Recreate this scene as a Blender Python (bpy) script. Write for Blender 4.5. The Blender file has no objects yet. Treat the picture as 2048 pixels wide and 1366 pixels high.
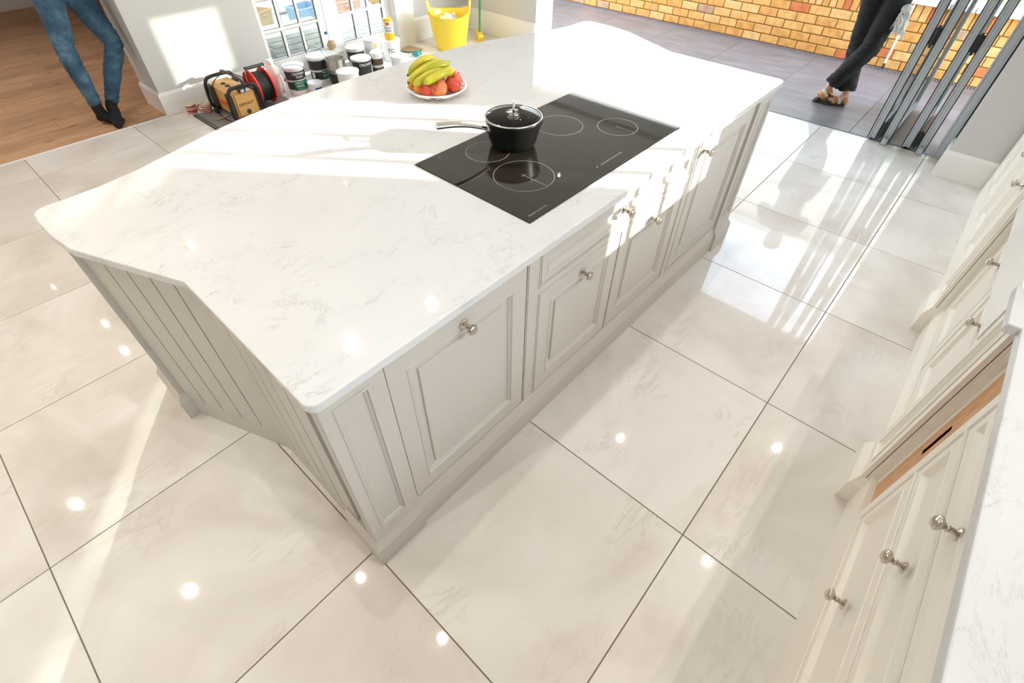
import bpy, bmesh, math, random
from math import sin, cos, pi, radians, sqrt
from mathutils import Vector, Matrix, noise

# ------------------------------------------------------------------ camera, world, sun, exposure
SC = bpy.context.scene
COL = SC.collection
IMW, IMH = 2048, 1366
FPX, CPX, CPY = 988.867, 1011.54, 649.208
CAM_LOC = Vector((-0.18421, 0.00188, 1.84595))
AZ, PITCH, ROLL = 0.729720, 0.792482, 0.0040655
cd = bpy.data.cameras.new('camera'); cam = bpy.data.objects.new('camera', cd); COL.objects.link(cam)
fw = Vector((cos(AZ)*cos(PITCH), sin(AZ)*cos(PITCH), -sin(PITCH)))
rt = fw.cross(Vector((0, 0, 1))).normalized(); up = rt.cross(fw)
r2 = cos(ROLL)*rt + sin(ROLL)*up; u2 = -sin(ROLL)*rt + cos(ROLL)*up
M = Matrix((r2, u2, -fw)).transposed().to_4x4(); M.translation = CAM_LOC
cam.matrix_world = M
cd.sensor_width = 36; cd.lens = FPX/IMW*36; cd.clip_start = 0.02; cd.clip_end = 200
cd.shift_x = (IMW/2-CPX)/IMW; cd.shift_y = (CPY-IMH/2)/IMW
SC.camera = cam

SC.view_settings.view_transform = 'Standard'; SC.view_settings.look = 'None'
SC.view_settings.gamma = 1.0; SC.view_settings.use_curve_mapping = False
SC.view_settings.exposure = 0.88

SUN_TAN = 0.25
w = bpy.data.worlds.new('sky'); SC.world = w; w.use_nodes = True
nt = w.node_tree; nt.nodes.clear()
sk = nt.nodes.new('ShaderNodeTexSky'); sk.sky_type = 'NISHITA'; sk.sun_disc = False
sk.sun_elevation = math.atan(SUN_TAN); sk.sun_rotation = math.atan2(0.6, -0.8)
sk.air_density = 1.0; sk.dust_density = 0.4; sk.ozone_density = 1.0
bgn = nt.nodes.new('ShaderNodeBackground'); bgn.inputs['Strength'].default_value = 1.55
wo = nt.nodes.new('ShaderNodeOutputWorld')
hs = nt.nodes.new('ShaderNodeHueSaturation'); hs.inputs['Saturation'].default_value = 0.62
nt.links.new(sk.outputs[0], hs.inputs['Color']); nt.links.new(hs.outputs[0], bgn.inputs['Color']); nt.links.new(bgn.outputs[0], wo.inputs['Surface'])

sd = bpy.data.lights.new('sun', 'SUN'); sun = bpy.data.objects.new('sun', sd); COL.objects.link(sun)
sd.energy = 8.5; sd.color = (1.0, 0.92, 0.80); sd.angle = radians(0.53)
sun.rotation_euler = Vector((-0.6, 0.8, -SUN_TAN)).to_track_quat('-Z', 'Y').to_euler()
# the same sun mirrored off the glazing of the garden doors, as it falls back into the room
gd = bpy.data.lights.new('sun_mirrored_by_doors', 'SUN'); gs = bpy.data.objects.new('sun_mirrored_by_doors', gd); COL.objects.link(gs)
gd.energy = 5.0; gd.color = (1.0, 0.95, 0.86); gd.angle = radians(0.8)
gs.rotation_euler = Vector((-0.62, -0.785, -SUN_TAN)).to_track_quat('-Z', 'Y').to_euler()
SC.cycles.max_bounces = 10; SC.cycles.diffuse_bounces = 6; SC.cycles.glossy_bounces = 5
SC.cycles.transmission_bounces = 8; SC.cycles.transparent_max_bounces = 16
SC.cycles.caustics_reflective = False; SC.cycles.caustics_refractive = False
SC.cycles.sample_clamp_indirect = 6.0
SPOT_W = 11.0
CEIL = 2.5

# ------------------------------------------------------------------ materials
def srgb(r, g, b):
    f = lambda c: (c/255/12.92) if c/255 <= 0.04045 else ((c/255+0.055)/1.055)**2.4
    return (f(r), f(g), f(b), 1.0)
MATS = {}
def mat(name, col, rough=0.5, metal=0.0, coat=0.0, spec=0.5, bump=0.0, bscale=60, trans=0.0, ior=1.45, emit=0.0, alpha=1.0):
    m = bpy.data.materials.new(name); m.use_nodes = True; MATS[name] = m
    b = m.node_tree.nodes['Principled BSDF']
    if len(col) == 3: col = tuple(col)+(1,)
    b.inputs['Base Color'].default_value = col; b.inputs['Roughness'].default_value = rough
    b.inputs['Metallic'].default_value = metal; b.inputs['Coat Weight'].default_value = coat
    b.inputs['Coat Roughness'].default_value = 0.03
    b.inputs['Specular IOR Level'].default_value = spec; b.inputs['IOR'].default_value = ior
    b.inputs['Transmission Weight'].default_value = trans
    if emit: b.inputs['Emission Color'].default_value = col; b.inputs['Emission Strength'].default_value = emit
    if bump:
        n = m.node_tree
        tc = n.nodes.new('ShaderNodeTexCoord'); nz = n.nodes.new('ShaderNodeTexNoise'); bp = n.nodes.new('ShaderNodeBump')
        nz.inputs['Scale'].default_value = bscale; nz.inputs['Detail'].default_value = 3
        bp.inputs['Strength'].default_value = bump; bp.inputs['Distance'].default_value = 0.003
        n.links.new(tc.outputs['Object'], nz.inputs['Vector']); n.links.new(nz.outputs['Fac'], bp.inputs['Height'])
        n.links.new(bp.outputs['Normal'], b.inputs['Normal'])
    return m
class NB:
    """small node builder on an existing material"""
    def __init__(s, m): s.t = m.node_tree; s.b = s.t.nodes['Principled BSDF']
    def n(s, typ, **kw):
        x = s.t.nodes.new(typ)
        for k, v in kw.items():
            if k in x.inputs: x.inputs[k].default_value = v
            else: setattr(x, k, v)
        return x
    def l(s, a, b): s.t.links.new(a, b)
    def ramp(s, fac, stops, interp='LINEAR'):
        r = s.t.nodes.new('ShaderNodeValToRGB'); r.color_ramp.interpolation = interp
        e = r.color_ramp.elements
        while len(e) < len(stops): e.new(0.5)
        for i, (p, c) in enumerate(stops):
            e[i].position = p; e[i].color = c if len(c) == 4 else tuple(c)+(1,)
        s.l(fac, r.inputs['Fac']); return r.outputs['Color']
    def mix(s, fac, a, b, mode='MIX'):
        x = s.t.nodes.new('ShaderNodeMix'); x.data_type = 'RGBA'; x.blend_type = mode
        for v, sock in ((fac, x.inputs[0]), (a, x.inputs[6]), (b, x.inputs[7])):
            if hasattr(v, 'is_output') or hasattr(v, 'links'): s.l(v, sock)
            else: sock.default_value = v if not isinstance(v, tuple) or len(v) == 4 else tuple(v)+(1,)
        return x.outputs[2]
    def math(s, op, a, b=0.0):
        x = s.t.nodes.new('ShaderNodeMath'); x.operation = op
        for v, sock in ((a, x.inputs[0]), (b, x.inputs[1])):
            if hasattr(v, 'links'): s.l(v, sock)
            else: sock.default_value = v
        return x.outputs[0]
    def coords(s, scale=(1, 1, 1), rnd=True, rot=(0, 0, 0)):
        tc = s.n('ShaderNodeTexCoord'); mp = s.n('ShaderNodeMapping')
        mp.inputs['Scale'].default_value = scale; mp.inputs['Rotation'].default_value = rot
        s.l(tc.outputs['Object'], mp.inputs['Vector'])
        if rnd:
            oi = s.n('ShaderNodeObjectInfo'); cx = s.n('ShaderNodeCombineXYZ')
            s.l(s.math('MULTIPLY', oi.outputs['Random'], 37.0), cx.inputs[0])
            s.l(s.math('MULTIPLY', oi.outputs['Random'], 91.0), cx.inputs[1])
            s.l(cx.outputs[0], mp.inputs['Location'])
        return mp.outputs[0]

# polished marble-look floor tile
m = mat('floor_tile', (0.7, 0.64, 0.57), rough=0.04, spec=0.42)
nb = NB(m); v = nb.coords(rot=(0, 0, 0.5))
n1 = nb.n('ShaderNodeTexNoise', Scale=1.6, Detail=5.0, Roughness=0.55, Distortion=0.8); nb.l(v, n1.inputs['Vector'])
base = nb.ramp(n1.outputs['Fac'], [(0.32, (0.60, 0.56, 0.515)), (0.5, (0.685, 0.655, 0.62)), (0.66, (0.745, 0.725, 0.70))])
v2 = nb.coords(scale=(1.0, 3.2, 1), rot=(0, 0, 0.9))
n2 = nb.n('ShaderNodeTexNoise', Scale=2.6, Detail=8.0, Roughness=0.62, Distortion=1.4); nb.l(v2, n2.inputs['Vector'])
ve = nb.math('ABSOLUTE', nb.math('SUBTRACT', n2.outputs['Fac'], 0.5))
vc = nb.ramp(ve, [(0.0, (1, 1, 1)), (0.035, (0, 0, 0))])
n3 = nb.n('ShaderNodeTexNoise', Scale=3.0, Detail=3.0); nb.l(v, n3.inputs['Vector'])
msk = nb.ramp(n3.outputs['Fac'], [(0.50, (0, 0, 0)), (0.68, (0.36, 0.36, 0.36))])
vm = nb.mix(1.0, vc, msk, 'MULTIPLY')
nb.l(nb.mix(vm, base, (0.42, 0.375, 0.33)), nb.b.inputs['Base Color'])
mat('grout', srgb(120, 110, 100), rough=0.9, bump=0.2)

# white veined quartz worktop
m = mat('quartz', (0.8, 0.79, 0.77), rough=0.06, spec=0.26)
nb = NB(m); v = nb.coords(rnd=False, rot=(0, 0, 0.35))
n1 = nb.n('ShaderNodeTexNoise', Scale=1.5, Detail=4.0, Roughness=0.5); nb.l(v, n1.inputs['Vector'])
base = nb.ramp(n1.outputs['Fac'], [(0.3, (0.595, 0.60, 0.605)), (0.6, (0.645, 0.65, 0.655))])
v2 = nb.coords(rnd=False, scale=(1.0, 1.7, 1), rot=(0, 0, -0.5))
n2 = nb.n('ShaderNodeTexNoise', Scale=1.9, Detail=10.0, Roughness=0.74, Distortion=0.5); nb.l(v2, n2.inputs['Vector'])
ve = nb.math('ABSOLUTE', nb.math('SUBTRACT', n2.outputs['Fac'], 0.5))
vc = nb.ramp(ve, [(0.0, (1, 1, 1)), (0.007, (0.12, 0.12, 0.12)), (0.015, (0, 0, 0))])
n3 = nb.n('ShaderNodeTexNoise', Scale=5.5, Detail=5.0, Roughness=0.7); nb.l(v, n3.inputs['Vector'])
msk = nb.ramp(n3.outputs['Fac'], [(0.455, (0, 0, 0)), (0.68, (0.66, 0.66, 0.66))])
vm = nb.mix(1.0, vc, msk, 'MULTIPLY')
v4 = nb.coords(rnd=False, scale=(1.0, 2.2, 1), rot=(0, 0, -0.75))
n4 = nb.n('ShaderNodeTexNoise', Scale=5.2, Detail=8.0, Roughness=0.7, Distortion=0.6); nb.l(v4, n4.inputs['Vector'])
fl = nb.ramp(nb.math('ABSOLUTE', nb.math('SUBTRACT', n4.outputs['Fac'], 0.5)), [(0.0, (1, 1, 1)), (0.011, (0, 0, 0))])
n5 = nb.n('ShaderNodeTexNoise', Scale=9.0, Detail=3.0, Roughness=0.6); nb.l(v, n5.inputs['Vector'])
fm = nb.mix(1.0, fl, nb.ramp(n5.outputs['Fac'], [(0.50, (0, 0, 0)), (0.70, (0.62, 0.62, 0.62))]), 'MULTIPLY')
nb.l(nb.mix(nb.mix(1.0, vm, fm, 'LIGHTEN'), base, (0.23, 0.23, 0.235)), nb.b.inputs['Base Color'])

mat('taupe_paint', srgb(190, 185, 178), rough=0.34, bump=0.03, bscale=200)
mat('cream_paint', srgb(236, 231, 222), rough=0.36, bump=0.03, bscale=200)
mat('wall_paint', (0.60, 0.60, 0.605), rough=0.75, bump=0.04, bscale=150)
mat('ceiling_paint', (0.82, 0.81, 0.79), rough=0.8)
mat('white_gloss', (0.82, 0.82, 0.81), rough=0.3)
mat('white_pvc', (0.85, 0.85, 0.85), rough=0.3)
mat('nickel', (0.62, 0.56, 0.50), rough=0.16, metal=1.0)
mat('chrome', (0.78, 0.76, 0.74), rough=0.07, metal=1.0)
mat('dark_gap', (0.03, 0.028, 0.025), rough=0.9)
mat('black_glass', (0.016, 0.013, 0.010), rough=0.03, ior=1.55)
mat('hob_print', (0.24, 0.23, 0.21), rough=0.4)
mat('black_enamel', (0.006, 0.006, 0.006), rough=0.36, spec=0.25)
mat('black_plastic', (0.02, 0.02, 0.02), rough=0.4, bump=0.1, bscale=300)
mat('dark_grey_plastic', (0.06, 0.06, 0.06), rough=0.5)
mat('rubber', (0.018, 0.018, 0.018), rough=0.6)
mat('ceramic', (0.86, 0.85, 0.83), rough=0.06, coat=0.5)
mat('white_plastic', (0.86, 0.86, 0.85), rough=0.35)
mat('white_paper', (0.85, 0.85, 0.83), rough=0.8, bump=0.3, bscale=30)
mat('black_label', (0.035, 0.033, 0.034), rough=0.35)
mat('green_label', (0.0, 0.16, 0.075), rough=0.4)
mat('blue_label', (0.02, 0.13, 0.36), rough=0.4)
mat('brown_label', (0.13, 0.075, 0.06), rough=0.4)
mat('yellow_label', (0.92, 0.50, 0.02), rough=0.4)
mat('orange_red', (0.85, 0.13, 0.02), rough=0.4)
mat('print_white', (0.85, 0.85, 0.85), rough=0.5)
mat('print_black', (0.015, 0.015, 0.015), rough=0.5)
mat('tin_metal', (0.55, 0.53, 0.48), rough=0.28, metal=0.9, bump=0.3, bscale=25)
mat('site_yellow', (0.74, 0.42, 0.14), rough=0.42, bump=0.05, bscale=100)
mat('reel_red', (0.72, 0.035, 0.03), rough=0.35)
mat('tub_yellow', (0.90, 0.66, 0.05), rough=0.4)
mat('broom_green', (0.03, 0.30, 0.12), rough=0.4)
mat('grey_mat', (0.20, 0.19, 0.18), rough=0.8, bump=0.4, bscale=200)
mat('teal_cloth', (0.10, 0.42, 0.44), rough=0.9, bump=0.5, bscale=80)
mat('white_cloth', (0.88, 0.88, 0.87), rough=0.9, bump=0.5, bscale=60)
mat('cardboard', (0.50, 0.36, 0.22), rough=0.9, bump=0.2)
mat('mug_cream', (0.80, 0.74, 0.62), rough=0.2)
mat('mug_red', (0.40, 0.03, 0.035), rough=0.2)
mat('aluminium', (0.52, 0.57, 0.60), rough=0.30, metal=0.45)
mat('drain_steel', (0.33, 0.35, 0.42), rough=0.4, metal=0.6)
mat('drain_dark', (0.03, 0.03, 0.05), rough=0.7)
mat('mortar', srgb(150, 112, 52), rough=0.95, bump=0.5)
mat('coping', (0.72, 0.69, 0.64), rough=0.8, bump=0.4)
mat('skin', (0.62, 0.36, 0.25), rough=0.5)
mat('hair_brown', (0.06, 0.035, 0.02), rough=0.6, bump=0.6, bscale=120)
mat('hair_grey', (0.22, 0.20, 0.18), rough=0.6, bump=0.6, bscale=120)
mat('sock_black', (0.012, 0.012, 0.013), rough=0.9, bump=0.4, bscale=300)
mat('trousers_black', (0.012, 0.012, 0.013), rough=0.85, bump=0.4, bscale=250)
mat('top_grey', (0.10, 0.105, 0.11), rough=0.9, bump=0.4, bscale=200)
mat('shirt_white', (0.6, 0.6, 0.6), rough=0.9, bump=0.4, bscale=200)
mat('leather_tan', (0.55, 0.24, 0.08), rough=0.5)
mat('leather_dark', (0.05, 0.035, 0.03), rough=0.5)
mat('strap_cream', (0.62, 0.50, 0.38), rough=0.5)
mat('banana_tip', (0.10, 0.07, 0.02), rough=0.7)
mat('stalk', (0.16, 0.10, 0.04), rough=0.7)
mat('eye_white', (0.8, 0.8, 0.78), rough=0.2)
mat('eye_dark', (0.03, 0.02, 0.015), rough=0.2)
mat('lip', (0.50, 0.20, 0.17), rough=0.5)
mat('debris_track', (0.10, 0.11, 0.13), rough=0.5, metal=0.3)
mat('timber', (0.50, 0.34, 0.18), rough=0.7, bump=0.2)
mat('debris_blue', (0.22, 0.36, 0.50), rough=0.5)
mat('debris_orange', (0.62, 0.33, 0.22), rough=0.6)
mat('debris_grey', (0.55, 0.55, 0.53), rough=0.8, bump=0.4, bscale=20)
mat('lamp', (1.0, 0.90, 0.78), emit=16.0)
mat('lamp_rim', (0.8, 0.8, 0.8), rough=0.4)

def glass_mat(name, col=(1, 1, 1)):
    m = bpy.data.materials.new(name); m.use_nodes = True; MATS[name] = m
    t = m.node_tree; t.nodes.clear()
    o = t.nodes.new('ShaderNodeOutputMaterial'); tr = t.nodes.new('ShaderNodeBsdfTransparent'); gl = t.nodes.new('ShaderNodeBsdfGlossy')
    fr = t.nodes.new('ShaderNodeFresnel'); mx = t.nodes.new('ShaderNodeMixShader')
    tr.inputs['Color'].default_value = tuple(col)+(1,); gl.inputs['Roughness'].default_value = 0.01; fr.inputs['IOR'].default_value = 1.45
    t.links.new(fr.outputs[0], mx.inputs[0]); t.links.new(tr.outputs[0], mx.inputs[1]); t.links.new(gl.outputs[0], mx.inputs[2]); t.links.new(mx.outputs[0], o.inputs['Surface'])
glass_mat('glass', (0.94, 0.96, 0.95)); glass_mat('lid_glass', (0.86, 0.87, 0.86))

# oak planks: colour per plank
m = mat('oak', (0.42, 0.25, 0.13), rough=0.45)
nb = NB(m); v = nb.coords(scale=(1.2, 9, 9))
n1 = nb.n('ShaderNodeTexNoise', Scale=3.0, Detail=8.0, Roughness=0.6, Distortion=0.6); nb.l(v, n1.inputs['Vector'])
c1 = nb.ramp(n1.outputs['Fac'], [(0.3, (0.38, 0.21, 0.115)), (0.55, (0.52, 0.31, 0.175)), (0.75, (0.60, 0.385, 0.24))])
oi = nb.n('ShaderNodeObjectInfo')
tone = nb.ramp(oi.outputs['Random'], [(0, (0.82, 0.80, 0.78)), (1, (1.12, 1.10, 1.08))])
c2 = nb.mix(1.0, c1, tone, 'MULTIPLY')
vk = nb.coords(scale=(2.2, 6, 1)); kn = nb.n('ShaderNodeTexVoronoi', Scale=1.3); nb.l(vk, kn.inputs['Vector'])
kc = nb.ramp(kn.outputs['Distance'], [(0.03, (1, 1, 1)), (0.14, (0, 0, 0))])
nb.l(nb.mix(kc, c2, (0.10, 0.05, 0.025)), nb.b.inputs['Base Color'])
# bricks: colour per brick
m = mat('brick', (0.6, 0.3, 0.1), rough=0.85, bump=0.5, bscale=60)
nb = NB(m); oi = nb.n('ShaderNodeObjectInfo')
cc = nb.ramp(oi.outputs['Random'], [(0.0, (0.72, 0.36, 0.10)), (0.28, (0.80, 0.43, 0.14)), (0.55, (0.82, 0.49, 0.19)), (0.72, (0.76, 0.36, 0.11)), (0.85, (0.66, 0.20, 0.07)), (0.94, (0.50, 0.32, 0.20))], 'CONSTANT')
v = nb.coords(); n1 = nb.n('ShaderNodeTexNoise', Scale=14.0, Detail=5.0); nb.l(v, n1.inputs['Vector'])
tn = nb.ramp(n1.outputs['Fac'], [(0.35, (0.86, 0.80, 0.74)), (0.6, (1.08, 1.08, 1.08))])
nb.l(nb.mix(1.0, cc, tn, 'MULTIPLY'), nb.b.inputs['Base Color'])
# porcelain pavers
m = mat('paver', (0.45, 0.42, 0.43), rough=0.32)
nb = NB(m); v = nb.coords(scale=(3.0, 0.9, 1), rot=(0, 0, 0.15))
n1 = nb.n('ShaderNodeTexNoise', Scale=3.2, Detail=8.0, Roughness=0.65, Distortion=0.5); nb.l(v, n1.inputs['Vector'])
nb.l(nb.ramp(n1.outputs['Fac'], [(0.3, (0.125, 0.115, 0.115)), (0.55, (0.175, 0.162, 0.163)), (0.75, (0.24, 0.228, 0.23))]), nb.b.inputs['Base Color'])
# beech board
m = mat('beech', (0.62, 0.33, 0.16), rough=0.45)
nb = NB(m); v = nb.coords(rnd=False, scale=(60, 60, 6)); n1 = nb.n('ShaderNodeTexNoise', Scale=2.0, Detail=4.0); nb.l(v, n1.inputs['Vector'])
nb.l(nb.ramp(n1.outputs['Fac'], [(0.35, (0.50, 0.25, 0.11)), (0.6, (0.68, 0.38, 0.20))]), nb.b.inputs['Base Color'])
mat('beech_dark', (0.16, 0.07, 0.03), rough=0.6)
# denim
m = mat('denim', (0.07, 0.15, 0.25), rough=0.85, bump=0.35, bscale=350)
nb = NB(m); v = nb.coords(rnd=False); n1 = nb.n('ShaderNodeTexNoise', Scale=5.0, Detail=7.0, Roughness=0.65); nb.l(v, n1.inputs['Vector'])
nb.l(nb.ramp(n1.outputs['Fac'], [(0.34, (0.020, 0.052, 0.095)), (0.52, (0.042, 0.10, 0.168)), (0.68, (0.115, 0.215, 0.31))]), nb.b.inputs['Base Color'])
# fruit
def fruit(name, lo, hi, spots):
    m = mat(name, hi, rough=0.3); nb = NB(m); v = nb.coords(); n1 = nb.n('ShaderNodeTexNoise', Scale=spots, Detail=4.0); nb.l(v, n1.inputs['Vector'])
    nb.l(nb.ramp(n1.outputs['Fac'], [(0.35, lo), (0.65, hi)]), nb.b.inputs['Base Color'])
fruit('apple_skin', (0.52, 0.022, 0.03), (0.74, 0.13, 0.06), 28.0)
fruit('apple_blush', (0.62, 0.06, 0.04), (0.80, 0.30, 0.10), 25.0)
fruit('orange_peel', (0.80, 0.24, 0.012), (0.88, 0.33, 0.02), 40.0)
fruit('banana_peel', (0.36, 0.38, 0.025), (0.62, 0.54, 0.045), 9.0)
# greenery, grass
fruit('foliage', (0.03, 0.10, 0.015), (0.13, 0.28, 0.04), 14.0)
fruit('lawn', (0.05, 0.16, 0.02), (0.14, 0.33, 0.05), 20.0)
mat('block_render', (0.55, 0.52, 0.48), rough=0.9)

# ------------------------------------------------------------------ helpers
ROOT = {}          # thing name -> world matrix
def BM(): return bmesh.new()
def setprops(o, label=None, cat=None, group=None, kind=None):
    if label: o['label'] = label
    if cat: o['category'] = cat
    if group: o['group'] = group
    if kind: o['kind'] = kind
    return o
def thing(name, label, cat, loc=(0, 0, 0), rz=0.0, group=None, kind=None):
    o = bpy.data.objects.new(name, None); COL.objects.link(o); o.empty_display_size = 0.05
    o.location = loc; o.rotation_euler = (0, 0, rz)
    ROOT[o.name] = Matrix.Translation(Vector(loc)) @ Matrix.Rotation(rz, 4, 'Z')
    return setprops(o, label, cat, group, kind)
def rootmat(p):
    while p.parent: p = p.parent
    return ROOT[p.name]
ID = Matrix.Identity(4)
def obj(name, bm, mt, parent=None, F=ID, smooth=False, label=None, cat=None, group=None, kind=None, autosmooth=None):
    """link a bmesh, given in frame F, as one object; under parent, or top-level with its origin at its base"""
    me = bpy.data.meshes.new(name)
    if parent is not None:
        bm.transform(rootmat(parent).inverted() @ F)
    else:
        bm.transform(F)
        xs = [v.co for v in bm.verts]
        c = Vector(((min(v.x for v in xs)+max(v.x for v in xs))/2, (min(v.y for v in xs)+max(v.y for v in xs))/2, min(v.z for v in xs)))
        bm.transform(Matrix.Translation(-c))
    bmesh.ops.recalc_face_normals(bm, faces=bm.faces)
    if smooth:
        for f in bm.faces: f.smooth = True
        if autosmooth is not None:
            for e in bm.edges:
                if len(e.link_faces) == 2 and e.calc_face_angle(0) > radians(autosmooth): e.smooth = False
    bm.to_mesh(me); bm.free()
    for x in (mt if isinstance(mt, (list, tuple)) else [mt]): me.materials.append(MATS[x])
    o = bpy.data.objects.new(name, me); COL.objects.link(o)
    if parent is not None: o.parent = parent
    else:
        o.location = c; ROOT[o.name] = Matrix.Translation(c)
    return setprops(o, label, cat, group, kind)
def shared(name, me, parent, loc, rz=0.0, tilt=None):
    """another child that shares mesh data; loc in world space"""
    o = bpy.data.objects.new(name, me); COL.objects.link(o); o.parent = parent
    o.matrix_local = rootmat(parent).inverted() @ Matrix.Translation(Vector(loc)) @ Matrix.Rotation(rz, 4, 'Z') @ (tilt or ID)
    return o
def mesh_of(bm, mt, name='piece', smooth=False):
    me = bpy.data.meshes.new(name); bmesh.ops.recalc_face_normals(bm, faces=bm.faces)
    if smooth:
        for f in bm.faces: f.smooth = True
    bm.to_mesh(me); bm.free(); me.materials.append(MATS[mt]); return me
def dup(root, loc=None, rz=None, label=None, matrix=None):
    r = root.copy(); COL.objects.link(r)
    if loc is not None: r.location = loc
    if rz is not None: r.rotation_euler = (0, 0, rz)
    ROOT[r.name] = Matrix.Translation(r.location) @ r.rotation_euler.to_matrix().to_4x4()
    if label: r['label'] = label
    for ch in list(root.children):
        c = ch.copy(); COL.objects.link(c); c.parent = r
        for g in list(ch.children):
            d = g.copy(); COL.objects.link(d); d.parent = c
    return r

def box(bm, x0, x1, y0, y1, z0, z1, bev=0.0, seg=1, M=None):
    r = bmesh.ops.create_cube(bm, size=1.0)
    vs = r['verts']
    for v in vs: v.co = Vector((x0+(v.co.x+.5)*(x1-x0), y0+(v.co.y+.5)*(y1-y0), z0+(v.co.z+.5)*(z1-z0)))
    if bev:
        es = list({e for v in vs for e in v.link_edges})
        rr = bmesh.ops.bevel(bm, geom=es, offset=bev, segments=seg, affect='EDGES', profile=0.5)
        vs = list({v for f in rr['faces'] for v in f.verts} | {v for v in vs if v.is_valid})
    if M is not None:
        done = set()
        for v in vs:
            if v.is_valid and v not in done: v.co = M @ v.co; done.add(v)
    return vs
def prism(bm, poly, z0, z1, cap=True):
    a = [bm.verts.new((p[0], p[1], z0)) for p in poly]; b = [bm.verts.new((p[0], p[1], z1)) for p in poly]
    n = len(poly)
    for i in range(n): bm.faces.new((a[i], a[(i+1) % n], b[(i+1) % n], b[i]))
    if cap: bm.faces.new(a[::-1]); bm.faces.new(b)
    return a+b
def stackpoly(bm, rings, cap=True):
    """rings: list of closed 3d loops of equal length"""
    R = [[bm.verts.new(p) for p in ring] for ring in rings]; n = len(R[0])
    for k in range(len(R)-1):
        for i in range(n): bm.faces.new((R[k][i], R[k][(i+1) % n], R[k+1][(i+1) % n], R[k+1][i]))
    if cap: bm.faces.new(R[0][::-1]); bm.faces.new(R[-1])
    return R
def lathe(bm, prof, n=24, c=(0, 0, 0), axis='z', close=True, M=None):
    """prof: (radius, height)"""
    rings = []
    for (r, h) in prof:
        ring = []
        for i in range(n):
            a = 2*pi*i/n; x, y = max(r, 1e-5)*cos(a), max(r, 1e-5)*sin(a)
            p = Vector((x, y, h)) if axis == 'z' else (Vector((x, h, y)) if axis == 'y' else Vector((h, x, y)))
            p = p+Vector(c)
            ring.append(M @ p if M is not None else p)
        rings.append(ring)
    return stackpoly(bm, rings, close)
def catmull(pts, n):
    P = [Vector(p) for p in pts]; out = []
    P = [2*P[0]-P[1]]+P+[2*P[-1]-P[-2]]
    for i in range(1, len(P)-2):
        for k in range(n):
            t = k/n; a, b, c, d = P[i-1], P[i], P[i+1], P[i+2]
            out.append(0.5*((2*b)+(c-a)*t+(2*a-5*b+4*c-d)*t*t+(3*b-a-3*c+d)*t*t*t))
    out.append(P[-2]); return out
def tube(bm, pts, r, n=10, cap=True, flat=1.0, closed=False):
    """swept tube; r a number or list; flat squashes the section along its second axis"""
    P = [Vector(p) for p in pts]; m = len(P)
    rs = r if isinstance(r, (list, tuple)) else [r]*m
    rings = []; ref = None
    for i in range(m):
        t = (P[min(i+1, m-1)]-P[max(i-1, 0)]) if not closed else (P[(i+1) % m]-P[i-1])
        t.normalize()
        if ref is None:
            ref = Vector((0, 0, 1)) if abs(t.z) < 0.9 else Vector((1, 0, 0))
        a = (ref-t*ref.dot(t)).normalized(); b = t.cross(a); ref = a
        rings.append([P[i]+a*rs[i]*cos(2*pi*k/n)*flat+b*rs[i]*sin(2*pi*k/n) for k in range(n)])
    if closed:
        R = [[bm.verts.new(p) for p in ring] for ring in rings]
        for k in range(m):
            A, B = R[k], R[(k+1) % m]
            for i in range(n): bm.faces.new((A[i], A[(i+1) % n], B[(i+1) % n], B[i]))
        return R
    return stackpoly(bm, rings, cap)
def arc(c, r, a0, a1, n): return [(c[0]+r*cos(a0+(a1-a0)*i/n), c[1]+r*sin(a0+(a1-a0)*i/n)) for i in range(n+1)]
def rectloft(bm, x0, x1, z0, z1, levels, yf, sgn=1, cap=True):
    """nested rectangles: levels (inset, depth); depth grows away from the viewer; sgn=+1 faces -y, -1 faces +y"""
    rings = []
    for (i, d) in levels:
        y = yf+sgn*d
        rings.append([(x0+i, y, z0+i), (x1-i, y, z0+i), (x1-i, y, z1-i), (x0+i, y, z1-i)])
    R = [[bm.verts.new(p) for p in ring] for ring in rings]
    for k in range(len(R)-1):
        for i in range(4): bm.faces.new((R[k][i], R[k][(i+1) % 4], R[k+1][(i+1) % 4], R[k+1][i]))
    if cap: bm.faces.new(R[-1])
    return R
FRAME_MOULD = [(0.062, 0.0), (0.0635, -0.0025), (0.068, -0.0025), (0.072, 0.003), (0.078, 0.008), (0.080, 0.012), (0.102, 0.013), (0.1035, 0.006), (0.106, 0.0045)]
SLIM_MOULD = [(0.030, 0.0), (0.0315, -0.002), (0.035, -0.002), (0.040, 0.004), (0.045, 0.010), (0.047, 0.012)]
DOOR_LV = [(0.0, 0.020), (0.0, 0.0012), (0.0012, 0.0)] + FRAME_MOULD
def bead(bm, x0, x1, z0, z1, yf, sgn=1):
    rectloft(bm, x0, x1, z0, z1, [(-0.0085, 0.0), (-0.0080, -0.0028), (-0.0045, -0.0030), (-0.004, 0.001), (-0.0035, 0.001), (-0.003, 0.020)], yf, sgn, cap=False)
KNOB = [(0.0, 0.0), (0.0165, 0.0), (0.0165, 0.003), (0.012, 0.006), (0.0075, 0.008), (0.0065, 0.016), (0.0095, 0.019), (0.0095, 0.0205), (0.0065, 0.0235), (0.009, 0.027), (0.0165, 0.032), (0.018, 0.037), (0.0165, 0.0415), (0.0125, 0.044), (0.0125, 0.0455), (0.006, 0.048), (0.0, 0.0485)]
def knob(parent, x, z, yf, F=ID, sgn=1, name='knob'):
    bm = BM(); lathe(bm, [(r, -h*sgn) for r, h in KNOB], 20, (x, yf, z), 'y', close=False)
    return obj(name, bm, 'nickel', parent, F, smooth=True, autosmooth=50)
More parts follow.
